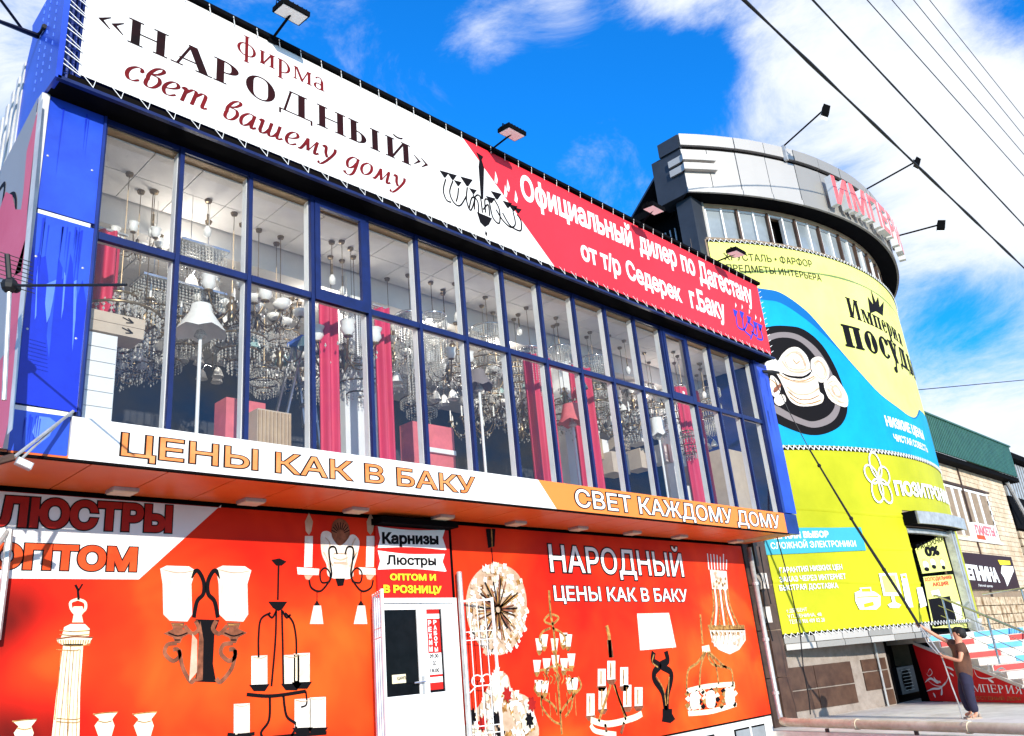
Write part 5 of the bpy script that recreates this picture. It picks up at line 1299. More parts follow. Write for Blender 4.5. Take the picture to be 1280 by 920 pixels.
# dark end face of the crown, square to the shop front
xe = cyp(TH0,12.375,0)[0]; ye = cyp(TH0,12.375,0)[1]
MB().use('slate').box(xe-.02,xe+.6,ye+.02,ye+.72,ZC1,ZC2-.01).box(xe+.04,xe+.6,ye+.05,ye+1.05,ZC0,ZC1-.002).build('crown_end', rb)
for z0 in (13.33, 13.02): MB().use('crown').box(xe-.04,xe+.03,ye-.02,ye+.46,z0-.02,z0+.19).build('crown_bar', rb)
MB().use('black').box(xe+.3,xe+2.2,ye+1.05,ye+9,12.4,12.62).build('side_eave', rb)
MB().use('black').box(xe+.9,xe+1.1,ye+.6,ye+9,-1.6,12.4).build('side_wall', rb)
MB().use('slate').box(xe+.25,xe+.9,ye+.1,ye+.6,5.0,12.32).build('end_pilaster', rb)
for k in range(12):
    y_ = ye+1.1+k*.17; MB().use('galv').box(xe+.84,xe+.895,y_,y_+.035,8.0,11.95+.06*(k % 3)-k*.06).build('slat', rb)
MB().use('green').tube([(xe+.70,ye+.82,12.5),(xe+.70,ye+.86,12.0),(xe+.70,ye+.86,7.5)], .06, 8).build('drainpipe', rb)
# recessed window ring
WR = 11.72
shell(MB().use('dark'), TH0, TH1, WR-.45, WR-.35, 11.1, 12.35).build('window_recess', rb)
shell(MB().use('crown2'), TH0+.2, -32.2, WR-.3, WR+.12, 11.1, 12.33).build('window_pier', rb)
shell(MB().use('beige'), -32.1, TH1, WR-.3, WR+.06, 12.22, 12.32).build('window_head', rb)
shell(MB().use('pvc'), -32.1, TH1, WR-.3, WR+.06, 11.08, 11.13).build('window_sill', rb)
t_ = -32.0; k = 0
while t_ < 60:
    nx = t_+(2.55 if k % 2 == 0 else 2.45)
    f_ = MB().use('pvc'); shell(f_, t_, t_+.28, WR-.1, WR+.02, 11.131, 12.215)
    shell(f_, t_+.28, nx, WR-.08, WR-.01, 11.131, 11.19); shell(f_, t_+.28, nx, WR-.08, WR-.01, 12.15, 12.215); fo = f_.build('window_frame', rb)
    if k != 4:
        shell(MB().use('blind'), t_+.30, nx-.02, WR-.06, WR-.045, 11.192, 12.148).build('pane', fo)
    if k % 2: shell(MB().use('brown'), nx+.0, nx+.34, WR-.2, WR+.05, 11.131, 12.215).build('window_pier', rb); nx += .36
    t_ = nx; k += 1

# banner surfaces
SC_ = Cyl(CR)
def cdecal(p, m_, pts, off, k=0, nm='printed_picture', holes=(), closed=True):
    u = px(SC_, pts); u = spline(u, k, True) if k else u
    return decal(nm, p, SC_, [u], m_, off, holes)
ub = thing('upper_banner', 'upper tableware banner in pale yellow and cyan wrapped round the tower', 'banner')
lb_ = thing('lower_banner', 'lower yellow-green electronics shop banner wrapped round the tower', 'banner')
def band(p, m_, t0, t1, z0, z1, off, nm): 
    mb = MB().use(m_); n = int((t1-t0)/2)
    vs = []
    for i in range(n+1): t_ = t0+(t1-t0)*i/n; vs += [cyp(t_,CR+off,z0), cyp(t_,CR+off,z1)]
    mb.add(vs, [(2*i,2*i+2,2*i+3,2*i+1) for i in range(n)]); return mb.build(nm, p)
ZU0, ZU1, ZL0, ZL1 = 4.98, 10.96, 0.34, 4.86
band(ub, 'py', -33, 40, ZU0, ZU1, .01, 'print_sheet')
for t0_, t1_, z0_, z1_ in ((-33,DR0,ZL0,ZL1),(DR1+2.2,40,ZL0,ZL1),(DR0,DR1+2.2,3.3,ZL1)): band(lb_, 'yg', t0_, t1_, z0_, z1_, .01, 'print_sheet')
# swooshes on the upper banner
edge = lambda x0, x1, z: [(u, z) for u in np.linspace(x0, x1, 12)]
UL = math.radians(-33)*CR; UR = math.radians(39)*CR
sw = px(SC_, [(951,361),(975,366),(1003,385),(1020,402),(1045,432),(1072,463),(1100,493),(1125,512),(1136,520),(1144,521.5),(1148,512)])
decal('printed_picture', ub, SC_, [spline([(UL, sw[0][1]+.1)]+sw[0:], 4)+[(UR, sw[-1][1]+.3), (UR, ZU0+.01)]+[(UL, ZU0+.01)]], 'dcyan', .016)
sw2 = px(SC_, [(951,375),(975,379),(1003,397),(1020,411),(1047,437),(1072,464.5),(1100,494),(1125,513),(1136,521),(1144,523.5),(1149,514)])
decal('printed_picture', ub, SC_, [spline([(UL, sw2[0][1]+.05)]+sw2, 4)+[(UR, sw2[-1][1]+.3), (UR, ZU0+.01)]+[(UL, ZU0+.01)]], 'cyan', .022)
# black disc with grey ring and china
def el_px(cx_, cy_, pts_): return pts_
disc_o = [(940,420),(960,409),(985,408),(1005,413),(1027,432),(1045,463),(1056,495),(1058,515),(1050,532),(1032,542),(1012,544),(988,537),(962,523),(945,500)]
cdecal(ub, 'ink', disc_o, .028, 5)
ring_o = [(945,430),(963,418),(985,416),(1004,423),(1024,441),(1041,472),(1049,500),(1047,517),(1037,529),(1018,535),(1000,531),(975,520),(950,500)]
ring_i = [(948,440),(965,425),(985,423),(1002,430),(1019,448),(1035,477),(1042,502),(1040,513),(1031,522),(1016,527),(1002,524),(978,512),(953,492)]
cdecal(ub, 'greyring', ring_o, .034, 5); cdecal(ub, 'ink', ring_i, .040, 5)
cdecal(ub, 'china', [(976,444),(985,436),(996,435),(1006,444),(1011,456),(1012,464),(1021,478),(1023,490),(1028,495),(1026,504),(1013,508),(998,508),(988,503),(982,494),(978,484),(972,472),(966,464),(958,464),(955,455),(966,448),(971,452)], .046, 3)
cdecal(ub, 'china', [(1012,452),(1018,447),(1026,448),(1033,458),(1035,468),(1031,477),(1022,478),(1014,466)], .049, 4)
cdecal(ub, 'china', [(1028,480),(1033,476),(1040,470),(1047,478),(1054,488),(1058,498),(1057,509),(1046,507),(1034,498)], .049, 3)
cdecal(ub, 'china', [(962,470),(972,478),(974,490),(968,497),(962,490)], .049, 3); cdecal(ub, 'china', [(968,496),(978,494),(981,502),(974,508),(967,504)], .049, 3)
def cln(p, m_, pts, w_, off=.052, k=5):
    u = px(SC_, pts); u = spline(u, k) if k else u
    decal('printed_picture', p, SC_, stroke(u, w_), m_, off)
for pts in ([(976,452),(986,464),(1000,466),(1012,462)],[(980,472),(992,478),(1008,478),(1018,472)],[(982,484),(994,493),(1010,493),(1022,486)],[(982,446),(990,441),(1000,446),(1005,458)],[(1016,455),(1022,452),(1029,462),(1029,470)],[(1036,482),(1044,488),(1050,498)],[(1032,486),(1040,496),(1050,504)]): cln(ub, 'chinash', pts, .045)
for pts in ([(980,447),(988,441),(997,441),(1003,449),(1006,460),(998,463),(986,461),(980,453),(980,447)],[(1017,458),(1021,453),(1027,455),(1031,465),(1030,473),(1024,474),(1018,467),(1017,458)],[(1034,480),(1041,477),(1049,486),(1054,497),(1052,504),(1043,501),(1036,492),(1034,480)],[(972,468),(984,475),(1002,477),(1016,471)],[(984,490),(996,499),(1010,500),(1022,495)],[(986,497),(998,505),(1012,505),(1024,501)],[(960,474),(968,480),(971,489)],[(990,450),(994,455),(998,452)]):
    cln(ub, 'chinash' if len(pts) > 5 else 'goldp', pts, .028)
cdecal(ub, 'chinash', [(1038,484),(1044,482),(1050,491),(1051,498),(1044,497),(1038,490)], .051, 3); cdecal(ub, 'china', [(1040,486),(1044,485),(1048,491),(1048,495),(1043,494)], .053, 3)
cdecal(ub, 'cream', [(1019,459),(1022,456),(1027,460),(1029,468),(1025,471),(1020,466)], .051, 3)
cdecal(ub, 'ink', [(975,466),(985,470),(1002,471),(1012,465),(1010,470),(1000,474),(984,472)], .054, 3); cdecal(ub, 'bronze', [(966,486),(975,480),(972,488),(966,492)], .054, 2)
text('letter', ub, SC_, 'ХРУСТАЛЬ • ФАРФОР', (905,325.5), (1015.5,334.5), (905,316.5), 'olive', off=.015, lift=.016)
text('letter', ub, SC_, 'ПРЕДМЕТЫ ИНТЕРЬЕРА', (908.5,339), (1027,352), (908.5,330.5), 'olive', off=.02, lift=.016)
text('letter', ub, SC_, 'Империя', (1062,396.5), (1128.5,434), (1057,371.5), 'ink', font=SERIFB, lift=.016)
text('letter', ub, SC_, 'посуды', (1056.5,433), (1144.5,477), (1050,405), 'ink', font=SERIFB, caph=.66, lift=.030)
cdecal(ub, 'ink', [(1087,392),(1084,371),(1091,381),(1088,362),(1094,378),(1097,371),(1099,384),(1104,377),(1103,395),(1095,389)], .018); 
cdecal(ub, 'ink', [(1086,386),(1094,384),(1103,391),(1103,395),(1094,389),(1087,390)], .019)
text('letter', ub, SC_, 'НИЗКИЕ ЦЕНЫ', (1107,532), (1154.5,550), (1104.5,519.5), 'whiteink', off=.05, lift=.030)
text('letter', ub, SC_, 'ЧИСТАЯ СОВЕСТЬ', (1117,551), (1159,566), (1116,542.5), 'whiteink', off=.03, lift=.030)
# lower banner
text('letter', lb_, SC_, 'ПОЗИТРОНИКА', (1119,618.5), (1186,632), (1116.5,600.8), 'whiteink', off=.05, lift=.040)
for k in range(5):
    a = 2*math.pi*k/5+.3; u0, v0 = SC_.uv(1097,599.5)
    ring_pts = [(u0+.30*math.cos(a)+.24*math.cos(b)*math.cos(a+1.57)-.44*math.sin(b)*math.cos(a)*.6, v0+.40*math.sin(a)+.24*math.cos(b)*math.sin(a+1.57)-.60*math.sin(b)*math.sin(a)*.6) for b in [2*math.pi*i/20 for i in range(20)]]
    decal('logo_loop', lb_, SC_, stroke(ring_pts+[ring_pts[0]], .055), 'whiteink', .040+.002*k)
cdecal(lb_, 'cyanbox', [(955,661),(1000,660),(1040,660),(1074.8,659.5),(1081.3,688.2),(1040,690),(1000,692),(955,694)], .038)
text('letter', lb_, SC_, 'ЛЕГКИЙ ВЫБОР', (961,674), (1035,671.5), (961,666), 'whiteink', off=.05, lift=.044)
text('letter', lb_, SC_, 'СЛОЖНОЙ ЭЛЕКТРОНИКИ', (963,686.5), (1069,683.5), (963,678.5), 'whiteink', off=.02, lift=.044)
for s_, y0, x1_, y1 in (('ГАРАНТИЯ НИЗКИХ ЦЕН',716.5,1052,711.8),('ЗАКАЗ ЧЕРЕЗ ИНТЕРНЕТ',728,1056.5,723.5),('БЫСТРАЯ ДОСТАВКА',738.5,1047,735)):
    text('letter', lb_, SC_, s_, (974,y0), (x1_,y1), (974,y0-6.8), 'whiteink', off=.02, lift=.038)
text('lettering', lb_, SC_, 'г.ДЕРБЕНТ', (983,766), (1008,764), (983,761.5), 'whiteink', lift=.038, each=False)
text('lettering', lb_, SC_, 'УЛ.ЛЕНИНА, 48', (984,773), (1026,770), (984,768.5), 'whiteink', lift=.038, each=False)
text('lettering', lb_, SC_, 'ТЕЛ. 8 906 409 02 28', (986,780), (1030,777), (986,775), 'whiteink', lift=.038, each=False)
W_ = 'whiteink'
cdecal(lb_, W_, [(1067,741),(1077,737),(1092,740),(1099,745),(1099,757),(1094,762),(1073,762),(1068,752)], .038); cdecal(lb_, W_, [(1073,735),(1087,734),(1088,741),(1074,741)], .040)
cdecal(lb_, 'yg', [(1075,736),(1086,735.5),(1087,740),(1076,740)], .042); cdecal(lb_, 'yg', [(1078,755),(1090,752),(1091,757),(1079,760)], .042); cdecal(lb_, 'yg', [(1070,746),(1096,745),(1096,746.5),(1070,747.5)], .042)
cdecal(lb_, W_, [(1097,717),(1119,716.5),(1126,745),(1103,745)], .038); cdecal(lb_, 'py', [(1100,720),(1117,719),(1122,741),(1105,741)], .040)
cdecal(lb_, W_, [(1112,745),(1116,745),(1118,753),(1125,756),(1122,760),(1111,760),(1108,756),(1114,753)], .038)
cdecal(lb_, W_, [(1124,718),(1131,717),(1140,759),(1132,760)], .038); cdecal(lb_, W_, [(1144,735),(1151,734),(1157,757),(1149,760)], .038)
cdecal(lb_, 'yg', [(1126,720),(1130,719.5),(1131,723),(1127,723.5)], .040); 
# wrinkle battens under the banners, lacing and edge bands
for z_ in (9.3,):
    pass
for (z_, p_, R_) in ((ZU1+.02, ub, CR+.03), (ZU0-.04, ub, CR+.02), (ZL1+.05, lb_, CR+.02), (ZL0-.04, lb_, CR+.03)):
    mb = MB().use('dark'); shell(mb, -33.1, 40, CR-.03, R_-.01, z_-.035, z_+.035); mb.build('edge_band', p_)
    mb = MB().use('whiteink'); t_ = -33
    while t_ < 20:
        mb.bar(cyp(t_,R_+.012,z_-.05), cyp(t_+.25,R_+.012,z_+.05), .014, .014); mb.bar(cyp(t_+.25,R_+.014,z_+.05), cyp(t_+.8,R_+.014,z_-.05), .010, .010); t_ += .8
    mb.build('lacing_cord', p_, kind='stuff')
for (z_, p_, mm, t0_, t1_) in ((3.25,lb_,'yg',-33,7),(2.35,lb_,'yg',-33,DR0),(1.45,lb_,'yg',-33,DR0)):
    # a batten pressing through the vinyl
    mb = MB().use(mm); n = int((t1_-t0_)/1.5); vs = []
    for i in range(n+1):
        t_ = t0_+(t1_-t0_)*i/n
        for dz, dr in ((-.05,.011),(0,.032),(.05,.011)): vs.append(cyp(t_, CR+dr, z_+dz+.12*math.sin(t_*.14)))
    mb.add(vs, [(3*i+k,3*i+3+k,3*i+4+k,3*i+1+k) for i in range(n) for k in (0,1)]).build('batten_fold', p_, smooth=True)
# grey band panels below the lower banner
t_ = -33.0; k = 0
while t_ < 44:
    if not (DR0-4 < t_ < DR1): 
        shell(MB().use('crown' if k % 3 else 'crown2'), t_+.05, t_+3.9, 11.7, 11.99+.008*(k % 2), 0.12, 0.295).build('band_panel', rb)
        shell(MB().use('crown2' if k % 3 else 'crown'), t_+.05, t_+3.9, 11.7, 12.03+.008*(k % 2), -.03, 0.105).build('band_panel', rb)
    t_ += 3.95; k += 1
# roller shutter box, door frame, window posters
mb = MB().use('black'); shell(mb, DR0-.3, DR1+3.2, 11.95, 12.34, 2.88, 3.22); mb.build('shutter_box', rb)
mb = MB().use('galv'); shell(mb, DR0-.1, DR1+3.3, 12.342, 12.40, 2.86, 3.20); mb.build('shutter_cover', rb)
for a, b in ((DR1-.6,DR1+.2),(DR1+.8,DR1+1.8)): shell(MB().use('galv'), a, b, 11.9, 12.1, 0, 2.84).build('door_jamb', rb)
shell(MB().use('galv'), DR0, DR1, 11.85, 12.0, 2.68, 2.80).build('door_head', rb)
S_in = Cyl(11.86)
for nm, m_, pts, lb in (('window_poster','py',[(1144,686),(1177,668),(1190,713),(1153,717)],'pale yellow zero percent instalment poster in the tower doorway'),('window_poster','py',[(1154,721),(1191,718),(1210,785),(1166,785)],'yellow sale poster with a coffee machine in the tower doorway')):
    t = thing(nm, lb, 'poster'); u = px(S_in, pts)
    decal('print_sheet', t, S_in, [u], 'py', .0)
    decal('poster_back', t, S_in, [u], 'dark', -.02)
    if 'percent' in lb:
        text('letter', t, S_in, 'РАССРОЧКА', (1147,688), (1179,676), (1147,681), 'ink', off=.03, each=False); text('letter', t, S_in, '0%', (1157,695), (1175,693), (1155,683), 'ink', off=.07, each=False)
        for x_, y_ in ((1157,706),(1166,703),(1178,704)):
            u0 = S_in.uv(x_,y_); decal('printed_picture', t, S_in, [ell(u0[0],u0[1],.17,.10,14)], 'whiteink', .006); decal('printed_picture', t, S_in, [ell(u0[0],u0[1]-.12,.15,.06,12)], 'ink', .008)
            decal('printed_picture', t, S_in, [[(u0[0]+.12*math.cos(a),u0[1]+.10+.02*math.sin(a)),(u0[0]+.20*math.cos(a),u0[1]+.16*math.sin(a)+.04),(u0[0]+.14*math.cos(a+.15),u0[1]+.10+.02)] for a in (.3,.9,1.5,2.1,2.7)], 'ink', .010)
    else:
        text('letter', t, S_in, 'ХОЛОДИЛЬНИКИ', (1156,727), (1190,723.5), (1156,722), 'signred', off=.03, each=False); text('letter', t, S_in, 'АКЦИЯ!', (1166,733), (1186,731), (1166,728), 'signred', off=.04, each=False)
        decal('printed_picture', t, S_in, [px(S_in, [(1163,739),(1173,737),(1176,745),(1166,746)])], 'whiteink', .006); decal('printed_picture', t, S_in, [px(S_in, [(1160,749),(1187,745),(1196,778),(1168,784)])], 'ink', .007); decal('printed_picture', t, S_in, [px(S_in, [(1189,754),(1199,752),(1203,772),(1196,775)])], 'whiteink', .008)
# channel letters on the crown
SL = Cyl(12.42)
cl = thing('crown_sign', 'row of deep red and white channel letters on the tower crown', 'sign')
text('channel_letter', cl, SL, 'ИМПЕРИЯ', (1037,258), (1127,326), (1029,224), 'redsign', off=.03, lift=.05, depth=.22, sidem='white')
a_, b_ = SL.uv(1037,258), SL.uv(1127,326)
# crown lamps
for (bx_, hx_, lb, R2) in (((979,183),(1029,138),'left black floodlight on a long boom above the tower crown',1.6),((1082,237),(1143,203),'middle black floodlight on a long boom off the tower crown',1.7),((1121,295),(1174,281),'right lowest black floodlight on a boom off the tower crown',1.7)):
    t = thing('floodlight', lb, 'floodlight', 'boom floodlights on the tower crown')
    u, v = Cyl(12.42).uv(*bx_); th = math.degrees(u/CR); b = Vector(cyp(th, 12.42, v)); r_ = ray(*hx_)
    c2 = Cyl(12.42+R2+.2); a_ = np.array([r_[0], r_[1]]); n_ = np.linalg.norm(a_); bb = (a_/n_) @ np.array([CX,CY]); dsc = bb*bb-(CX*CX+CY*CY-(12.42+R2)**2)
    tt_ = bb-math.sqrt(max(dsc,0)) if dsc > 0 else bb
    tt_ = max(tt_, b.to_2d().length-1.9)
    h = Vector(r_*(tt_/n_))
    MB().use('black').tube([b,h], .028, 6).build('boom', t); MB().use('galv').box(b.x-.05,b.x+.05,b.y-.05,b.y+.05,b.z-.5,b.z+.02).build('bracket', t)
    dv = (b-h); dv.z = 0; dv.normalize(); sd = Vector((-dv.y,dv.x,0)); q = h-dv*.05
    ho = MB().use('black').obox(q-sd*.14+Vector((0,0,-.14)), sd*.28, dv*.10+Vector((0,0,-.10)), Vector((0,0,.22))-dv*.12).build('lamp_housing', t)
    MB().use('ledglass').obox(q-sd*.14+dv*.0+Vector((0,0,-.27))+dv*.10, sd*.28, dv*.012+Vector((0,0,-.012)), Vector((0,0,.18))-dv*.10).build('lamp_glass', ho)
    MB().use('black').tube([h,h+Vector((0,0,.10)),q+Vector((0,0,-.05))], .02, 5).build('yoke', t)
# basement wall under the tower
P_w = Plane((19.3,10.68),(.968,-.25)); bw = thing('basement_wall', 'brown tiled basement wall in the shade under the round tower', 'wall')
w0, w1 = Vector(P_w.xyz(-1.0,-1.62)), Vector(P_w.xyz(4.45,-1.62)); nrm = Vector((P_w.n[0],P_w.n[1],0))
MB().use('basement').obox(w0-nrm*.3, w1-w0, nrm*.3, (0,0,1.60)).build('render', bw)
for (u0, u1, z0, z1) in ((.25,1.55,-.95,-.42),(1.55,2.95,-.95,-.42),(.25,1.55,-1.42,-.96),(1.55,2.95,-1.42,-.96),(3.35,4.35,-.72,-.42),(3.35,4.35,-1.18,-.73),(4.0,4.40,-1.58,-1.2)):
    q = Vector(P_w.xyz(u0+.012,z0+.01,.004)); MB().use('brown').obox(q, Vector(P_w.xyz(u1-.012,z0+.01,.004))-q, nrm*.03, (0,0,z1-z0-.02)).build('tile', bw)
q = Vector(P_w.xyz(3.98,-1.6,.08)); t = thing('thin_pipe', 'thin pale vertical pipe against the brown tiled basement wall', 'pipe'); MB().use('galv').tube([q,q+Vector((0,0,1.55))], .03, 8).build('pipe', t)
bx('pit_shade_wall', 'dark', bw, 23.6,24.0,9.65,12.5,-3,0); bx('pit_shade_back_wall', 'dark', bw, 23.0,32,11.6,11.8,-3,0); bx('pit_shade_floor', 'dark', bw, 23.0,32,9.72,11.6,-1.62,-1.588)  # near-black colour stands in for the recess shade; floor plate added for it
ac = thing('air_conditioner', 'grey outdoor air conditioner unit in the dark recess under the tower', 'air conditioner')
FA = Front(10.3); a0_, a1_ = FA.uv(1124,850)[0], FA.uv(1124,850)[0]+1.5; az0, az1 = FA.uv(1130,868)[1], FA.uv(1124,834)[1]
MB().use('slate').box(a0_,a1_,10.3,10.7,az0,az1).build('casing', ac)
fan_ = MB().use('dark').lathe([(.001,0),(.30,0),(.30,.01)], 20, (0,0,0)).build('fan', ac); fan_.location = (a0_+.55,10.295,(az0+az1)/2); fan_.rotation_euler = (math.pi/2,0,0)
for k in range(7): MB().use('galv').tube([(a0_+.22,10.27,(az0+az1)/2-.27+k*.09),(a0_+.88,10.27,(az0+az1)/2-.27+k*.09)], .008, 4).build('grille_bar', ac)
pil = thing('brown_pillar', 'tall brown clad pillar filling the gap between the two shops', 'pillar')
for k in range(8):
    z0 = -1.6+k*1.02; MB().use('brown').box(18.42,18.98,9.98,10.6,z0+.01,z0+1.01).build('cladding_panel', pil); MB().use('rust').box(18.12,18.40,10.1,10.6,z0+.01,z0+1.01).build('cladding_panel', pil)
jb = thing('meter_box', 'small beige junction box with cables on the brown pillar', 'box')
MB().use('concrete').box(18.25,18.50,9.82,9.97,1.35,1.7).build('casing', jb); MB().use('concrete').box(18.2,18.42,9.85,9.98,.6,.95).build('casing', jb)
MB().use('rubber').tube([(18.1,9.9,2.2),(18.2,9.8,1.5),(18.15,9.85,.8),(18.25,9.85,.2)], .018, 5).tube([(18.35,9.8,2.3),(18.3,9.78,1.6),(18.4,9.8,1.0)], .015, 5).build('cable', jb)

# ================================================================== staircase
O_ = np.array([24.2,9.0]); dS = np.array([-.589,-.808]); wS = np.array([.808,-.589])
def SP3(u, w, z): p = O_+dS*u+wS*w; return Vector((p[0],p[1],z))
stair = thing('staircase', 'entrance staircase with red, white and blue stickers on its risers', 'staircase')
MB().use('concrete').obox(SP3(-1.6,.02,-.16), Vector((*(dS*2.2),0)), Vector((*(wS*2.9),0)), (0,0,.16)).build('landing', stair); MB().use('dark').obox(SP3(-.3,.02,-1.6), Vector((*(dS*.9),0)), Vector((*(wS*2.9),0)), (0,0,1.43)).build('landing_base', stair)  # landing base coloured near-black to carry the shade of the recess
for k in range(10):
    u = .6+.43*k; zt_ = -.155*(k+1)
    st_ = MB().use('concrete').obox(SP3(u-.02,.02,-1.6), Vector((*(dS*.45),0)), Vector((*(wS*2.9),0)), (0,0,1.6+zt_)).build('step', stair)
for k in range(10):
    u = .6+.43*k+.004 if k == 0 else .6+.43*k+.004; z1 = -.155*k-.012; z0 = z1-.128
    segs = [('riserblue',.05,.75),('whiteink',.78,1.35),('riserblue',1.38,2.85)] if k % 2 == 0 else [('riserred',.05,1.0),('whiteink',1.04,2.0),('riserred',2.04,2.85)]
    if k % 2 == 0 and k > 0: segs = [('whiteink',.05,1.0),('riserblue',1.03,2.0),('whiteink',2.03,2.85)]
    for m_, a, b in segs:
        MB().use(m_).obox(SP3(u,a,z0), Vector((*(dS*.01),0)), Vector((*(wS*(b-a)),0)), (0,0,z1-z0)).build('riser_sticker', stair)
rail = thing('handrail', 'near steel handrail on the left side of the sticker staircase', 'railing', 'stair handrails')
rail2 = thing('handrail', 'far steel handrail on the right side of the sticker staircase', 'railing', 'stair handrails')
for (t, w_, us) in ((rail,.12,(1.45,2.9,4.4)),(rail2,2.8,(1.0,2.5,4.0))):
    f = lambda u: (.95-(u-1.24)*.392 if u > 1.24 else .95)
    dz = 0 if t is rail else .0
    MB().use('steel').tube([SP3(-.5 if t is rail2 else 1.15,w_,f(1.2)), SP3(1.24,w_,f(1.24)), SP3(5.0,w_,f(5.0))], .028, 8).build('top_rail', t)
    for q in (.25,.5,.72): MB().use('steel').tube([SP3(1.24,w_,f(1.24)-q), SP3(5.0,w_,f(5.0)-q)], .011, 6).build('mid_rail', t)
    for u in us: MB().use('steel').tube([SP3(u,w_,f(u)-1.05), SP3(u,w_,f(u))], .026, 8).build('post', t)
red = thing('stair_side_panel', 'red printed side panel of the staircase with white flourishes and lettering', 'panel')
PS = Plane(tuple(O_), tuple(dS))
prof = [(.12,-1.585),(4.75,-1.585),(4.75,-1.57),(3.57,-1.29),(.15,-.19),(-.05,-.19)]
decal('print_sheet', red, PS, [prof], 'redpan', .012)
q = [PS.xyz(u,v,.010) for u,v in prof]+[PS.xyz(u,v,-.01) for u,v in prof]
MB().use('concrete').add(q, [tuple(range(6)), tuple(range(11,5,-1))]+[(i,(i+1)%6,6+(i+1)%6,6+i) for i in range(6)]).build('backing_board', red)
MB().use('concrete').bar(PS.xyz(.0,-.15,-.02), PS.xyz(3.6,-1.24,-.02), .10, .07).build('coping', red)
text('letter', red, PS, 'ИМПЕРИЯ', (1208,864), (1279,867.5), (1206,854.5), 'whiteink', font=SERIFL, lift=.018)
text('lettering', red, PS, 'ПОСУДНЫЙ ДОМ', (1217,874), (1277,875.5), (1217,870), 'goldp', font='sans', lift=.018, each=False)
def flr(pts, w_): 
    u = spline(px(PS, pts), 5); n = len(u); ws = [w_*math.sin(math.pi*(i+.6)/(n+.2)) for i in range(n)]
    decal('flourish', red, PS, stroke(u, ws), 'whiteink', .017)
for pts, w_ in (([(1157,853),(1164,848),(1172,853),(1176,851)],.06),([(1159,864),(1167,861),(1176,860),(1183,852)],.05),([(1167,866),(1169,869),(1170,872)],.06),([(1178,859),(1178,866),(1177,869)],.06),([(1168,846),(1171,851),(1177,853)],.06),
                ([(1160,842),(1163,836),(1166,841),(1162,845),(1158,841)],.02),([(1158,848),(1168,856),(1180,857),(1186,846),(1184,838)],.02),([(1183,833),(1190,836),(1193,838)],.05),([(1188,841),(1193,845)],.04),
                ([(1217,832),(1222,845),(1233,848),(1245,846),(1252,842)],.025),([(1233,842),(1237,836),(1235,829)],.07),([(1238,842),(1248,839),(1256,843)],.05),([(1236,849),(1243,853)],.06),([(1250,846),(1256,850)],.06),([(1246,838),(1253,835),(1259,838)],.05)):
    flr(pts, w_)

# ================================================================== brick building behind
b3 = thing('brick_building', 'cream brick building with a green corrugated roof right of the tower', 'building')
Y3 = 9.5
MB().use('mortar').box(29.2,39.25,Y3+.012,Y3+9,-1.6,5.86).build('wall', b3)
rk = random.Random(5); mb = MB().use('brick')
row = 0; z = -1.55
while z < 5.8:
    x = 29.25-(row % 2)*.26
    while x < 39.1:
        xa, xb2 = max(x, 29.22), min(x+.50, 39.22)
        win = (31.6 < (xa+xb2)/2 < 36.6 and 3.05 < z < 4.98)
        low = z < 1.2
        if not win and not low and xb2-xa > .06:
            mb.box(xa,xb2,Y3-.012-rk.uniform(0,.012),Y3+.02,z,z+.175)
        x += .515
    z += .19; row += 1
mb.build('brick', b3, kind='stuff')
mb = MB().use('stonec')
for i in range(26):
    for j in range(9):
        x = 29.3+i*.38+rk.uniform(-.05,.05); z0 = -1.6+j*.30; mb.box(x,x+.33+rk.uniform(-.04,.03),Y3-.03-rk.uniform(0,.07),Y3+.02,z0,z0+.27)
mb.build('rough_stone', b3, kind='stuff')
mb = MB().use('pvc').box(31.6,36.62,Y3-.10,Y3+.0,3.0,3.07); mb.build('window_sill', b3)
MB().use('darkglass').box(31.62,36.6,Y3+.06,Y3+.10,3.07,4.98).build('window_back', b3)
for k, (x0, x1) in enumerate(((31.65,32.5),(32.5,33.3),(33.3,34.4),(34.4,35.4),(35.4,36.55))):
    f_ = MB().use('pvc'); f_.box(x0,x0+.09,Y3-.02,Y3+.05,3.08,4.96).box(x1-.09,x1,Y3-.02,Y3+.05,3.08,4.96).box(x0+.09,x1-.09,Y3-.018,Y3+.05,3.08,3.15).box(x0+.09,x1-.09,Y3-.018,Y3+.05,4.88,4.96)
    fo = f_.build('window_frame', b3); MB().use('blind').box(x0+.09,x1-.09,Y3+.02,Y3+.03,3.15,4.88).build('pane', fo)
MB().use('rust').box(31.4,36.8,Y3-.05,Y3+.0,5.0,5.06).build('lintel', b3)
mb = MB().use('green')
for i in range(60): x = 29.0+i*.185; mb.box(x,x+.11,Y3-.46,Y3-.40,5.9,7.2).box(x+.11,x+.185,Y3-.43,Y3-.39,5.9,7.2)
mb.build('corrugated_sheet', b3, kind='stuff'); MB().use('green').box(28.95,40.15,Y3-.50,Y3-.36,7.2,7.26).build('ridge_cap', b3); MB().use('black').box(28.95,40.4,Y3-.38,Y3+.3,5.72,5.90).build('eave', b3)
MB().use('rust').box(33.62,33.70,Y3-.06,Y3-.02,-.5,5.86).build('cable_trunking', b3)
sg = thing('stucco_sign', 'dark brown sign board with tall white letters and a capital drawing', 'sign')
F3 = Front(Y3-.12); u0, v1 = F3.uv(1201.9,690); u1, v0 = F3.uv(1272.6,737.8); v0 = v0+.02; u1 = F3.uv(1270,717)[0]
bx('sign_board', 'browndk', sg, u0,u1,Y3-.118,Y3-.03,v0,v1)
text('letter', sg, F3, 'ЛЕПНИНА', (1203,722.5), (1250,727), (1201,704), 'whiteink', off=.06, lift=.006)
text('lettering', sg, F3, 'Лепной декор', (1223,733), (1241,734), (1223,730), 'whiteink', lift=.006, each=False)
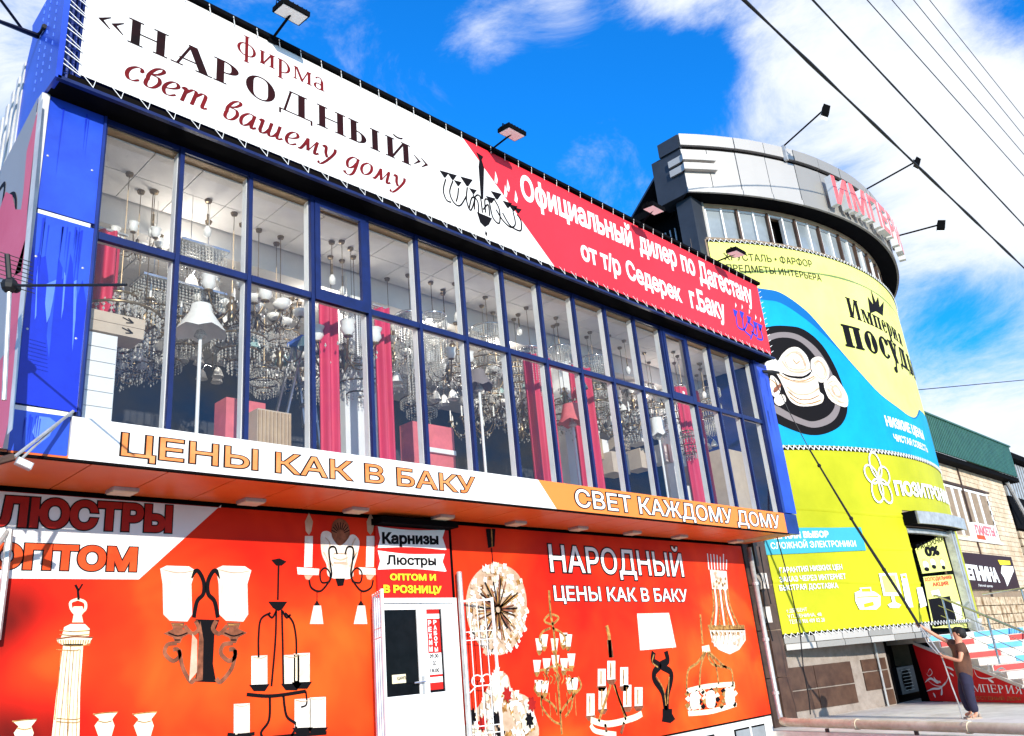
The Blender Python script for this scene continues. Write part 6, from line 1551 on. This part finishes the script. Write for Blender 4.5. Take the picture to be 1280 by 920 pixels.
decal('capital_drawing', sg, F3, [px(F3, [(1252,707),(1266,708),(1267,714),(1264,721),(1259,733),(1255,722),(1251,716)])], 'whiteink', .006)
decal('capital_drawing', sg, F3, [px(F3, [(1247,700),(1262,701),(1263,706),(1250,706)])], 'yellowink', .006)
sg2 = thing('package_sign', 'small red and white lettered sign below the brick building window', 'sign')
u0, v1 = F3.uv(1218,663); u1, v0 = F3.uv(1249,678); bx('sign_board', 'whiteink', sg2, u0,u1,Y3-.115,Y3-.02,v0,v0+.62)
text('lettering', sg2, F3, 'ПАКЕТЫ', (u0+.15,v0+.22), (u1-.2,v0+.22), (u0,v0+.55), 'redsign', off=.06, lift=.004, raw=True, each=False); decal('red_corner', sg2, F3, [[(u0+.1,v0+.02),(u0+1.1,v0+.02),(u0+1.0,v0+.18),(u0+.1,v0+.18)]], 'orred', .003)
# dark building at the right edge
b4 = thing('dark_shed', 'dark ribbed shed building at the far right edge', 'building')
MB().use('rust').box(40.6,52,9.9,20,-1.6,7.1).build('wall', b4)
for i in range(26): MB().use('galv').box(41.0+i*.42,41.22+i*.42,9.80,9.90,5.3,7.0).build('rib', b4)
MB().use('black').box(40.4,52,9.5,10.2,7.1,7.35).build('roof_edge', b4); MB().use('black').box(40.5,52,9.7,9.9,3.9,5.3).build('opening', b4)
MB().use('galv').tube([F3.xyz(*F3.uv(1258,602)),F3.xyz(*F3.uv(1285,650))], .09, 8).build('downpipe', b4)
mb = MB().use('stonec')
for i in range(14):
    for j in range(5): mb.box(40.7+i*.6,41.22+i*.6,9.74,9.9,2.2+j*.33,2.48+j*.33)
mb.build('rough_stone', b4, kind='stuff')
fr4 = thing('far_wall', 'orange plastered far wall behind the stair rails', 'wall'); MB().use('carton').box(40.5,55,8.6,9.4,-1.6,1.9).build('render', fr4)

# ================================================================== man with the pole
fx_, fy_ = ray(1219,899)*(-1.6/ray(1219,899)[2]) [0:1] if False else (0,0)
g0 = ray(1219,898); g0 = g0*(-1.6/g0[2]); MO = np.array(g0[:2])
fdir = np.array([-.316,.949]); PM = Plane(tuple(MO), tuple(fdir)); near = np.array([-.949,-.316])
def J(x, y, lat=0.0):
    u, v = PM.uv(x, y); p = MO+fdir*u+near*lat; return Vector((p[0], p[1], v))
man = thing('person', 'man in brown t-shirt and dark trousers reaching up the cable', 'person')
def skinmesh(nm, verts, edges, radii, m_, parent, sub=2, root=0):
    me = bpy.data.meshes.new(nm); me.from_pydata([tuple(v) for v in verts], edges, []); me.materials.append(M[m_])
    o = bpy.data.objects.new(nm, me); COL.objects.link(o); o.parent = parent
    sk = o.modifiers.new('skin', 'SKIN'); sk.use_smooth_shade = True
    for i, r_ in enumerate(radii):
        rr = r_ if isinstance(r_, tuple) else (r_, r_); me.skin_vertices[0].data[i].radius = rr; me.skin_vertices[0].data[i].use_root = (i == root)
    ss = o.modifiers.new('sub', 'SUBSURF'); ss.levels = sub; ss.render_levels = sub
    return o
pel = J(1206,845); wst = J(1204,833); chs = J(1200,815); nck = J(1199,805); hb_ = J(1198,799); hd_ = J(1196.5,792.5); 
shN, shF = J(1202,808,.17), J(1194,806,-.15); elN, wrN, haN = J(1200,826,.24), J(1182,821,.16), J(1177.5,819.5,.12)
elF, wrF, haF = J(1172,796,-.16), J(1153,784,-.10), J(1149,781,-.08)
hpN, hpF = J(1208,848,.09), J(1205,848,-.09); knN, knF = J(1212,871,.10), J(1205,871,-.10); anN, anF = J(1220.5,893,.10), J(1214,892,-.10); toN, toF = J(1212,896.5,.13), J(1206,894.5,-.12)
V_ = [pel,wst,chs,nck,hb_,hd_,J(1195.5,787.5),  shN,elN,wrN,haN,  shF,elF,wrF,haF,  hpN,knN,anN,toN,  hpF,knF,anF,toF]
E_ = [(0,1),(1,2),(2,3),(3,4),(4,5),(5,6),(2,7),(7,8),(8,9),(9,10),(2,11),(11,12),(12,13),(13,14),(0,15),(15,16),(16,17),(17,18),(0,19),(19,20),(20,21),(21,22)]
R_ = [.12,.11,.125,.062,.07,.102,.075, .06,.043,.028,.032, .06,.043,.028,.032, .085,.06,.038,.03, .085,.06,.038,.03]
skinmesh('body', V_, E_, R_, 'skin', man)
# t-shirt, trousers, hair, face, fingers, sandals
def L(a, b, t_): return a.lerp(b, t_)
skinmesh('t_shirt', [L(pel,wst,-.75),wst,chs,L(chs,nck,.75),shN,L(shN,elN,.55),shF,L(shF,elF,.5)], [(0,1),(1,2),(2,3),(2,4),(4,5),(2,6),(6,7)], [.165,.175,.175,.085,.10,.088,.10,.088], 'shirt', man)
skinmesh('trousers', [L(pel,wst,.75),pel,hpN,L(hpN,knN,.5),knN,L(knN,anN,.5),L(knN,anN,.92),hpF,L(hpF,knF,.5),knF,L(knF,anF,.5),L(knF,anF,.92)], [(0,1),(1,2),(2,3),(3,4),(4,5),(5,6),(1,7),(7,8),(8,9),(9,10),(10,11)], [.145,.155,.135,.12,.10,.09,.08,.135,.12,.10,.09,.08], 'trousers', man, root=1)
hc = J(1199.5,790.5); up = Vector((0,0,1)); f3 = Vector((fdir[0],fdir[1],0)); n3 = Vector((near[0],near[1],0))
MB().use('hair').ball(tuple(hc-f3*.005+up*.0), .112, 14, 10).ball(tuple(hc+f3*.045+up*.035), .085, 12, 8).ball(tuple(hc-f3*.045-up*.045), .08, 12, 8).build('hair', man, smooth=True)
fc = J(1193.5,793.5)
skinmesh('nose', [fc+f3*.045+up*.01, fc+f3*.085-up*.012], [(0,1)], [.012,.016], 'skin', man, 1)
skinmesh('ear', [hd_+n3*.088-f3*.02+up*.02, hd_+n3*.092-f3*.03-up*.03], [(0,1)], [.02,.014], 'skin', man, 1)
for sgn in (1,-1):
    MB().use('hair').ball(tuple(fc+f3*.045+n3*.035*sgn+up*.03), .010).build('eye', man); MB().use('hair').tube([fc+f3*.042+n3*.018*sgn+up*.05, fc+f3*.035+n3*.055*sgn+up*.052], .005, 5).build('eyebrow', man)
MB().use('maroon').tube([fc+f3*.062-n3*.02-up*.045, fc+f3*.068-up*.047, fc+f3*.062+n3*.02-up*.045], .005, 5).build('mouth', man)
def hand(h, wr, pole):
    d = (h-wr).normalized(); s_ = d.cross(pole).normalized()
    for k in range(4):
        b = h+pole*(.032*(k-1.5)); L_ = (.034,.040,.038,.030)[k]
        skinmesh('finger', [b, b+d*L_*.9+s_*.012, b+d*L_*1.0+s_*.040, b+d*L_*.3+s_*.055], [(0,1),(1,2),(2,3)], [.011,.010,.009,.008], 'skin', man, 1)
    skinmesh('thumb', [h-d*.02-pole*.03, h+d*.01-pole*.05-s_*.02, h+d*.03-pole*.03-s_*.03], [(0,1),(1,2)], [.013,.011,.009], 'skin', man, 1)
pdir = (haF-haN).normalized(); hand(haN+Vector((0,0,0)), wrN, pdir); hand(haF, wrF, pdir)
for a_, t__ in ((anN,toN),(anF,toF)):
    d = (t__-a_); d.z = 0; d.normalize(); s_ = Vector((-d.y,d.x,0)); b = Vector((a_.x,a_.y,-1.6))-d*.08
    so = MB().use('sandal').obox(b-s_*.045, d*.27, s_*.09, (0,0,.03)).build('sandal_sole', man); MB().use('sandal').tube([b+d*.16-s_*.05+up*.02, b+d*.15+up*.085, b+d*.16+s_*.05+up*.02], .016, 5).tube([b+d*.04-s_*.05+up*.03, b+d*.02+up*.09, b+d*.04+s_*.05+up*.03], .014, 5).build('sandal_strap', so)
# the long pole / cable he holds, up to the bracket on the shop corner
t = thing('lifting_cable', 'long black cable running from the hands of the man up to the shop corner', 'cable')
def Pt(x, y, tt): 
    r = ray(x, y); Yh = haF.y; Yb = Bk[1]-.2; Xh, Xb = haF.x, Bk[0]+.42; al = tt
    yy = Yh+(Yb-Yh)*al; xx = Xh+(Xb-Xh)*al; dep = (xx*r[0]+yy*r[1])/(r[0]**2+r[1]**2); return tuple(r*dep)
MB().use('rubber').tube([Pt(1150,784,0),Pt(1125,743,.12),Pt(1105,712,.22),Pt(1068,655,.42),Pt(1045,617,.55),Pt(1012,562,.75)], [.028,.030,.032,.026,.022,.018], 6).build('pole', t)
MB().use('rubber').tube([Pt(1012,562,.75),Pt(985,512,.88),Pt(968,473,1.0)], .010, 5).build('thin_end', t)
for x_, y_, tt in ((1105,712,.22),(1064,648,.44),(1024,582,.68)): c = Pt(x_, y_, tt); MB().use('rubber').ball(c, .045).build('knot', t)
t = thing('white_rope', 'white rope hanging from the hands of the man to the pavement', 'rope')
MB().use('galv').tube([J(1150,783,-.06),J(1163,800,0),J(1177,820,.10),J(1184,840,.1),J(1190,858,.08),J(1197,876,.1),tuple(Vector((J(1199,880,.1).x,J(1199,880,.1).y,-1.58)))], .014, 6).build('rope', t)
MB().use('galv').tube([J(1150,783,-.04),J(1159,803,.02),J(1172,817,.08)], .010, 5).build('rope_loop', t)
t = thing('hanging_cable', 'thin black cable dangling from the strip sign end to the pavement', 'cable')
MB().use('rubber').tube([atY(966,652,8.9),atY(985,722,9.1),atY(1000,790,9.3),atY(1004,835,9.4),atY(1011,872,9.5),atY(1013,893,9.55)], .014, 5).build('cable', t)

# ================================================================== overhead wires along the street
OW = [((930,0),(1280,335),7.0,'lowest and thickest twisted overhead wire crossing above the tower'),((1016,0),(1280,282),5.2,'second overhead wire from below, thick and plain'),((1084,0),(1280,220),3.2,'third overhead wire from below, thin'),((1115,0),(1280,193),2.9,'fourth overhead wire from below'),((1142,0),(1280,170),2.9,'fifth overhead wire from below'),((1162,0),(1280,148),2.9,'topmost thin overhead wire in the right corner')]
for k, (a, b, wpx, lb) in enumerate(OW):
    t = thing('overhead_wire', lb, 'wire', 'overhead wires along the street')
    A, B_ = np.array(atY(*a, 5.0)), np.array(atY(*b, 5.0)); d = B_-A; P0_ = A-d*.8; P1_ = B_+d*.9
    pts = []; rs = []
    n = 60 if k < 2 else 16
    for i in range(n+1):
        q = i/n; p = P0_*(1-q)+P1_*q; zz = -.25*4*q*(1-q)*.3
        L0 = np.linalg.norm(p); base = wpx/2*9.5/1051
        if k == 0: base *= 1+.35*math.sin(i*1.55)*.9
        if k == 1: base *= 1+.12*math.sin(i*1.9)
        pts.append(tuple(p)); rs.append(base)
    MB().use('rubber').tube(pts, rs, 6).build('cable', t, smooth=True)
t = thing('far_wire', 'thin far wire running level from the tower to the right edge', 'wire')
MB().use('rubber').tube([atY(1140,488,9.2),atY(1280,475,7.5),atY(1420,462,6.5)], .016, 5).build('cable', t)
for (x0, y0, x1, y1, lb) in ((1110,462,1110,462,''),):
    pass
